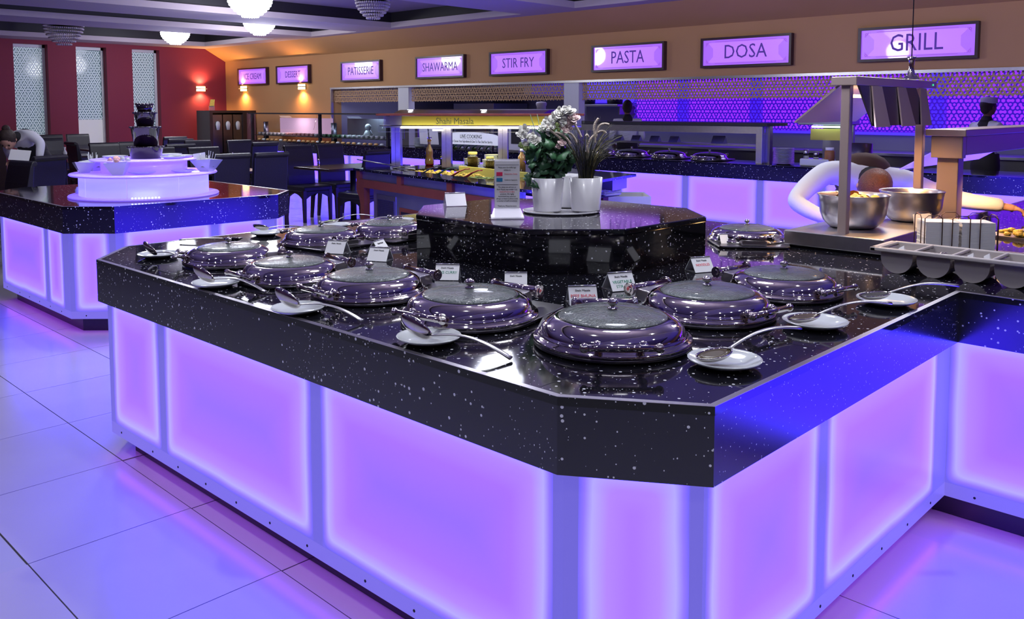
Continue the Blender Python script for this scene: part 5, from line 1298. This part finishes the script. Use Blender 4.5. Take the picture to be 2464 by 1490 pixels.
ic = thing('ice_cream_cabinet', 'dark cabinet with three ice cream dispensers in the corner by the red wall', 'cabinet', (8.87, 18.2, 0))
ic.location = (8.87, 17.6, 0)
f = MB(); f.box(0, 1.10, 0, .6, 1.42, 1.47); f.box(0, .07, 0, .6, 0, 1.42); f.box(.78, .87, 0, .6, 0, 1.42); f.box(.07, .78, .5, .6, 0, 1.42); f.build('frame', M['wood_dark'], ic)
MB().box(.87, 1.10, .02, .58, 0, 1.42).build('side_panel', M['wall_plum'], ic)
for k in range(3):
    x0 = .09+.235*k; d_ = MB().box(x0, x0+.215, .04, .45, .55, 1.38).build('dispenser', M['steel_dark'], ic)
    MB().lathe([(.035, 0), (.055, .12), (.04, .17), (.015, .19)], 12, (x0+.107, .02, 1.05), sy=.4).build('nozzle', M['porcelain'], d_)
cn = thing('brochure_stand', 'small brochure stand on top of the ice cream cabinet', 'stand', (9.0, 17.75, 1.4705), -.3)
MB().box(-.06, .06, -.02, .02, 0, .10).build('holder', M['acrylic'], cn); MB()._add([(-.05, 0, .08), (.05, 0, .08), (.07, .01, .24), (-.02, .01, .24), (-.05, .004, .08), (.05, .004, .08), (.07, .014, .24), (-.02, .014, .24)], [(0, 1, 2, 3), (7, 6, 5, 4), (2, 6, 7, 3), (1, 5, 6, 2), (0, 3, 7, 4)]).build('brochure', M['food_y'], cn)
# right kitchen worktop clutter
RC4 = [(9.15, -1.5), (9.95, -1.5), (9.95, 3.25), (9.15, 3.25)]
lit_counter('serving_counter', 'rearmost counter end behind the heat lamp stand', 'counter', RC4, {3: [(0, .04), (1.5, 1.56)]}, m='backlit_far', screws=False)
def pot_(x, y, z, r, h, m_, nm, lab, cat):
    t = MB().lathe([(.001, 0), (r*.95, 0), (r, .02), (r, h), (r*.96, h), (r*.94, .02), (.001, .015)], 28).build(nm, M[m_], None, (x, y, z)); tag(t, lab, cat)
pot_(9.47, 3.87, .8605, .155, .265, 'steel_dark', 'cooking_pot', 'large dark pot with reddish glow on the rear counter', 'pot')
jr = thing('spice_jar', 'tall jar of brown spice on the rear counter left of the heat lamp post', 'jar', (9.35, 4.13, .8605))
MB().lathe([(.001, 0), (.055, 0), (.055, .17), (.04, .19)], 18).build('body', M['spice'], jr); MB().lathe([(.045, .185), (.045, .215), (.001, .215)], 18).build('lid', M['paper'], jr)
hd = thing('extractor_hood', 'small steel hood with a greenish tube lamp seen under the heat lamp hood', 'hood', (10.4, 4.6, 1.15))
bevel(MB().box(-.12, .3, -.25, .36, .155, .235).build('body', M['steel_blue'], hd), .01)
MB().tube([(-.13, -.18, .135), (-.13, .17, .135)], .012, 10).build('light_tube', M['tubegreen'], hd)
MB().box(-.10, -.06, -.19, .20, -.03, .11).build('yellow_panel', M['yellow_refl'], hd)
MB().box(.25, .30, -.19, .20, -1.15, .16).build('support', M['steel_blue'], hd)
# ================================================================== GRILL GANTRY ON THE RIGHT
gg = thing('grill_gantry', 'bronze tinted steel gantry over the grill counter at the right edge', 'food guard', (4.84, 1.42, ZI))
bevel(MB().box(-.06, 2.7, -.02, .18, .50, .535).build('top_shelf', M['copper'], gg), .004)
bevel(MB().box(-.04, .02, .0, .155, .385, .50).build('end_plate', M['copper'], gg), .004)
bevel(MB().box(.02, 2.7, .0, .02, .40, .50).build('side_beam', M['copper'], gg), .004)
bevel(MB().box(0, .09, .03, .135, 0, .385).build('end_post', M['copper'], gg), .004)
bevel(MB().box(2.55, 2.64, .03, .135, 0, .385).build('rear_post', M['copper'], gg), .004)
MB().tube([(.45, .08, .43), (1.0, .08, .43)], .012, 10).build('heat_lamp', M['lampwarm'], gg); MB().tube([(1.3, .08, .43), (1.9, .08, .43)], .012, 10).build('heat_lamp', M['lampwarm'], gg)
for (a_, b_) in ((.15, .85), (.95, 1.6)): MB()._add([(a_, .18, .42), (b_, .18, .42), (b_, .38, .30), (a_, .38, .30), (a_, .18, .426), (b_, .18, .426), (b_, .38, .306), (a_, .38, .306)], [(3, 2, 1, 0), (4, 5, 6, 7), (0, 1, 5, 4), (2, 3, 7, 6), (1, 2, 6, 5), (3, 0, 4, 7)]).build('glass_shelf', M['acrylic_pink'], gg)
GCt = [(4.34, .55), (7.5, .55), (7.5, 1.62), (4.34, 1.62)]
lit_counter('grill_counter', 'grill counter running away at the right behind the cutlery tray', 'counter', GCt, {0: [(0, .04), (1.2, 1.26)], 2: [(0, .04), (1.2, 1.26)]}, m='backlit', screws=False)
for k, (x, y) in enumerate([(6.7, 1.32), (7.25, 1.3)]): dup(ch0, (x, y, .8605), D(120), 'chafing dish under the grill gantry, %s of two' % ('nearer', 'farther')[k], 'chafing dishes under the grill gantry', 1.0)
fd = thing('baking_tray', 'shallow tray of bright yellow food glowing under the grill lamps', 'tray', (4.95, 1.12, ZI), -.3)
MB().box(-.22, .22, -.13, .13, 0, .012).build('tray', M['chrome2'], fd)
f = MB(); rd = random.Random(4)
for q in range(50): f.sphere((rd.uniform(-.19, .19), rd.uniform(-.1, .1), .016+rd.random()*.01), rd.uniform(.012, .024), 6, 4, (1, 1, .6))
f.build('food', M['food_y'], fd, kind='stuff')
for k, (mm, z) in enumerate([('food_y', 0), ('leaf2', .011), ('steel_dark', .022)]):
    o = MB().box(-.09, .09, -.06, .06, 0, .010).build('chopping_board', M[mm], None, (5.75, 1.0, ZI+z+.0005), (0, 0, -.4)); tag(o, '%s board in the little stack at the right edge' % ('orange, bottom', 'green, middle', 'dark, top')[k], 'board')
# ================================================================== PEOPLE
def skin(name, chains, m, parent, sub=2):
    """chains: lists of (x,y,z,r[,r2]); first chain's first point is the root; points that coincide are merged"""
    vs = []; rs = []; es = []
    def idx(p):
        for i, q in enumerate(vs):
            if (Vector(q)-Vector(p[:3])).length < 1e-4: return i
        vs.append(tuple(p[:3])); rs.append((p[3], p[4] if len(p) > 4 else p[3])); return len(vs)-1
    for ch in chains:
        pr = None
        for p in ch:
            i = idx(p)
            if pr is not None and pr != i: es.append((pr, i))
            pr = i
    me = bpy.data.meshes.new(name); me.from_pydata(vs, es, []); me.materials.append(m)
    o = bpy.data.objects.new(name, me); C.objects.link(o)
    s = o.modifiers.new('skin', 'SKIN'); s.use_smooth_shade = True
    lay = me.skin_vertices[0] if me.skin_vertices else None
    if lay is None:
        bpy.context.view_layer.objects.active = o
    d = me.skin_vertices[0].data
    for i, (a, b) in enumerate(rs): d[i].radius = (a, b); d[i].use_root = (i == 0)
    sb = o.modifiers.new('sub', 'SUBSURF'); sb.levels = sub; sb.render_levels = sub
    dg = bpy.context.evaluated_depsgraph_get(); m2 = bpy.data.meshes.new_from_object(o.evaluated_get(dg))
    m2.materials.clear(); m2.materials.append(m)
    for p in m2.polygons: p.use_smooth = True
    bpy.data.objects.remove(o); bpy.data.meshes.remove(me)
    o2 = bpy.data.objects.new(name, m2); C.objects.link(o2)
    if parent: o2.parent = parent
    return o2
def head(parent, c, rot, skin_m, hair_m, r=.098, hair='short', hat=None):
    """head with face towards local -y; parts: head (with nose, ears), eyes, mouth, hair"""
    e = bpy.data.objects.new('head', None)
    mb = MB(); mb.sphere((0, 0, 0), r, 24, 18, (.78, .95, 1.18)); mb.sphere((0, -r*.15, -r*.62), r*.62, 16, 12, (.85, 1.1, .8))
    mb.sphere((0, -r*.98, -r*.12), r*.14, 10, 8, (.8, 1.0, 1.6))
    for s in (-1, 1): mb.sphere((s*r*.80, r*.05, -r*.08), r*.20, 10, 8, (.35, .7, 1.1))
    hd = mb.build('head', skin_m, parent, c, rot)
    for s in (-1, 1):
        MB().sphere((s*r*.30, -r*.84, r*.08), r*.10, 8, 6).build('eye', M['eye'], hd)
        MB().sphere((s*r*.30, -r*.88, r*.26), r*.13, 8, 6, (1.3, .4, .3)).build('eyebrow', hair_m, hd)
    MB().sphere((0, -r*.80, -r*.62), r*.20, 10, 6, (1.2, .4, .25)).build('mouth', mat('lips', (.30, .10, .09), .5), hd)
    h = MB(); n = 24
    prof = []
    h.sphere((0, r*.13, r*.20), r*1.04, 24, 16, (.82, .93, 1.08))
    h.sphere((0, r*.45, -r*.25), r*.70, 16, 12, (1.0, .75, 1.0))
    if hair == 'bun': h.sphere((0, r*.75, r*1.0), r*.42, 14, 10)
    h.build('hair', hair_m, hd)
    if hat == 'cap':
        k = MB(); k.lathe([(r*.86, r*.42), (r*.90, r*.46), (r*.93, r*1.10), (r*.90, r*1.16), (r*.5, r*1.22), (.001, r*1.24)], 28, sx=.98, sy=1.14)
        k.build('cap', M['cloth_w'], hd)
    if hat == 'toque':
        k = MB(); k.lathe([(r*.9, r*.4), (r*.92, r*1.0), (r*1.05, r*1.2), (r*1.08, r*1.6), (r*.9, r*1.85), (.001, r*1.95)], 24); k.build('hat', M['cloth_w'], hd)
    return hd
def hand(parent, w_, d, up, m, s=1.0, curl=.6, side=1):
    """palm from wrist w_ along d; five separate fingers bent towards -up"""
    d = Vector(d).normalized(); up = Vector(up); up = (up-d*up.dot(d)).normalized(); sd = d.cross(up)*side; w_ = Vector(w_)
    ch = []
    pal = w_+d*.045*s; P_ = lambda v, r: (v.x, v.y, v.z, r*s)
    kn = []
    root = P_(w_, .022)
    mid = P_(pal, .024)
    for k, (o, L) in enumerate([(-.030, .062), (-.010, .072), (.010, .067), (.029, .052)]):
        b = w_+d*.085*s+sd*o*s
        q1 = b+(d*math.cos(curl*.5)-up*math.sin(curl*.5))*L*.45*s; q2 = q1+(d*math.cos(curl*1.3)-up*math.sin(curl*1.3))*L*.32*s; q3 = q2+(d*math.cos(curl*2.1)-up*math.sin(curl*2.1))*L*.25*s
        ch.append([root, mid, P_(b, .0105), P_(q1, .0088), P_(q2, .0078), P_(q3, .0066)])
    t0 = w_+d*.030*s-sd*.024*s; t1 = t0+(d*.6-sd*.7-up*.3).normalized()*.034*s; t2 = t1+(d*.85-sd*.1-up*.5).normalized()*.028*s
    ch.append([root, P_(t0, .014), P_(t1, .0105), P_(t2, .0085)])
    return skin('hand', ch, m, parent, 2)
def chef(x, y, rz, label, skin_m, hat, z=0.0, s=1.0, arm_up=False):
    t = thing('person', label, 'person', (x, y, z), rz, None, s)
    body = [[(0, 0, .95, .15, .11), (0, .005, 1.15, .145, .10), (0, .01, 1.36, .17, .10), (0, .005, 1.47, .07, .065), (0, -.01, 1.53, .055)]]
    for sx_ in (-1, 1): body.append([(0, 0, .95, .15, .11), (sx_*.09, 0, .86, .095), (sx_*.10, -.01, .50, .062), (sx_*.10, .01, .09, .042), (sx_*.10, -.13, .04, .036)])
    skin('body', body, M['cloth_b'], t, 1)
    sh = [[(0, 0, .93, .165, .125), (0, .005, 1.15, .155, .115), (0, .01, 1.36, .18, .115), (0, .005, 1.455, .085, .08)]]
    hands = []
    for sx_ in (-1, 1):
        if arm_up and sx_ < 0: ev = (sx_*.26, -.16, 1.15); wv = (sx_*.22, -.38, 1.27)
        else: ev = (sx_*.26, -.02, 1.12); wv = (sx_*.20, -.24, 1.02)
        sh.append([(0, .01, 1.36, .18, .115), (sx_*.19, .01, 1.385, .075), (ev[0], ev[1], ev[2], .055), (wv[0], wv[1], wv[2], .040)])
        hands.append((wv, (Vector(wv)-Vector(ev)).normalized(), sx_))
    skin('shirt', sh, M['cloth_w'], t, 2)
    MB().lathe([(.175, 0), (.185, .35), (.17, .50), (.168, .50), (.183, .35), (.173, 0)], 24, (0, 0, .55), sy=.80).build('apron', M['cloth_b'], t)
    skin('neck', [[(0, .005, 1.46, .058), (0, -.008, 1.52, .052), (0, -.015, 1.57, .05)]], skin_m, t, 1)
    for wv, d_, sx_ in hands: hand(t, wv, d_, (0, 0, 1), skin_m, 1.0, .6, sx_)
    head(t, (0, -.02, 1.625), (0, 0, 0), skin_m, M['hair'], hat=hat)
    return t
FW = math.atan2(-.695, -.719)           # azimuth from the far wall to the camera
# face local -y; body turned to the photo's right
chef(11.08, 3.03, D(55), 'chef in white jacket and white cap in profile at the far right of the kitchen', M['skin_d'], 'cap', s=.94, arm_up=True)
chef(11.0, 8.12, D(134), 'cook in white shirt with dark hair seen from behind, head below the lattice band', M['skin_d'], None, s=.94)
chef(11.3, 10.2, D(-60), 'cook hidden behind the salad cart canopy, only a tall white hat showing', M['skin_d'], 'toque', s=.90)
# bending man behind the lamp stand
bm = thing('person', 'brown haired man in dark waistcoat and white shirt bending over the steel bowls', 'person', (0, 0, 0))
skin('body', [[(5.635, 2.30, .92, .14), (5.42, 2.17, 1.02, .13), (5.20, 2.06, 1.09, .14, .12), (5.08, 1.99, 1.10, .065), (5.02, 1.96, 1.08, .055)],
      [(5.635, 2.30, .92, .14), (5.56, 2.38, .84, .10), (5.54, 2.40, .48, .065), (5.60, 2.42, .09, .045), (5.48, 2.37, .045, .04)],
      [(5.635, 2.30, .92, .14), (5.70, 2.20, .84, .10), (5.68, 2.21, .48, .065), (5.74, 2.22, .09, .045), (5.62, 2.18, .045, .04)]], M['cloth_b'], bm, 2)
skin('shirt', [[(5.36, 2.13, 1.04, .11), (5.20, 2.06, 1.085, .10), (5.10, 2.0, 1.08, .06)],
      [(5.20, 2.06, 1.085, .10), (4.975, 2.205, 1.135, .075), (4.83, 2.26, 1.05, .063), (4.715, 2.285, .965, .058), (4.70, 2.17, .915, .048), (4.71, 2.07, .885, .040)],
      [(5.20, 2.06, 1.085, .10), (5.265, 1.88, 1.085, .075), (5.30, 1.75, 1.03, .062), (5.345, 1.625, .985, .058), (5.41, 1.52, .965, .050), (5.465, 1.43, .955, .044), (5.488, 1.39, .950, .040)]], M['cloth_w'], bm, 2)
skin('waistcoat', [[(5.62, 2.29, .935, .162), (5.42, 2.17, 1.055, .172, .16), (5.19, 2.065, 1.135, .175, .16), (5.10, 2.02, 1.145, .12)], [(5.19, 2.065, 1.135, .175, .16), (5.05, 2.165, 1.165, .10)], [(5.19, 2.065, 1.135, .175, .16), (5.235, 1.92, 1.14, .10)]], M['cloth_br'], bm, 2)
hd = head(bm, (4.945, 1.925, 1.045), (1.15, .25, D(-45)-.15), M['skin_l'], M['hair_r'], .106)
hand(bm, (5.475, 1.41, .948), (.35, -.9, -.12), (0, 0, 1), M['skin_l'], 1.05, .75, 1)
hand(bm, (4.712, 2.055, .88), (.1, -.95, -.2), (0, 0, 1), M['skin_l'], 1.0, .3, -1)
# bending waitress on the left
wt = thing('person', 'waitress with dark hair in a bun, black waistcoat and white shirt, bending over a table', 'person', (0, 0, 0))
skin('body', [[(3.40, 10.80, .94, .13), (3.26, 10.68, 1.06, .12), (3.13, 10.60, 1.17, .13, .11), (3.05, 10.54, 1.20, .06), (3.01, 10.52, 1.20, .05)],
      [(3.40, 10.80, .94, .13), (3.46, 10.72, .84, .10), (3.48, 10.74, .48, .062), (3.55, 10.80, .09, .042), (3.46, 10.72, .045, .036)],
      [(3.40, 10.80, .94, .13), (3.36, 10.92, .84, .10), (3.36, 10.94, .48, .062), (3.42, 11.0, .09, .042), (3.34, 10.92, .045, .036)]], M['cloth_b'], wt, 2)
skin('shirt', [[(3.22, 10.66, 1.09, .128, .115), (3.13, 10.60, 1.175, .135, .12), (3.06, 10.55, 1.20, .07)],
      [(3.13, 10.60, 1.175, .135, .12), (3.17, 10.43, 1.225, .062), (3.24, 10.34, 1.13, .052), (3.20, 10.29, .96, .038)],
      [(3.13, 10.60, 1.175, .135, .12), (3.05, 10.78, 1.20, .062), (3.0, 10.68, 1.06, .050), (2.98, 10.48, .96, .038)]], M['cloth_w'], wt, 2)
skin('waistcoat', [[(3.38, 10.79, .96, .142), (3.26, 10.68, 1.075, .142, .128), (3.14, 10.60, 1.185, .142, .13), (3.10, 10.57, 1.205, .10)]], M['cloth_b'], wt, 2)
head(wt, (2.95, 10.47, 1.17), (.95, 0, D(-35)), M['skin_l'], M['hair'], .10, 'bun')
hand(wt, (3.195, 10.285, .955), (-.1, -.2, -1), (0, -1, 0), M['skin_l'], .95, .3, 1)
hand(wt, (2.98, 10.465, .955), (-.3, -.6, -.7), (0, 0, 1), M['skin_l'], .95, .5, -1)
pp = MB().box(-.10, .10, -.07, .07, 0, .004).build('notepad', M['paper'], None, (3.03, 10.36, 1.00), (.9, .1, -.5)); tag(pp, 'white sheet held by the bending waitress', 'paper')
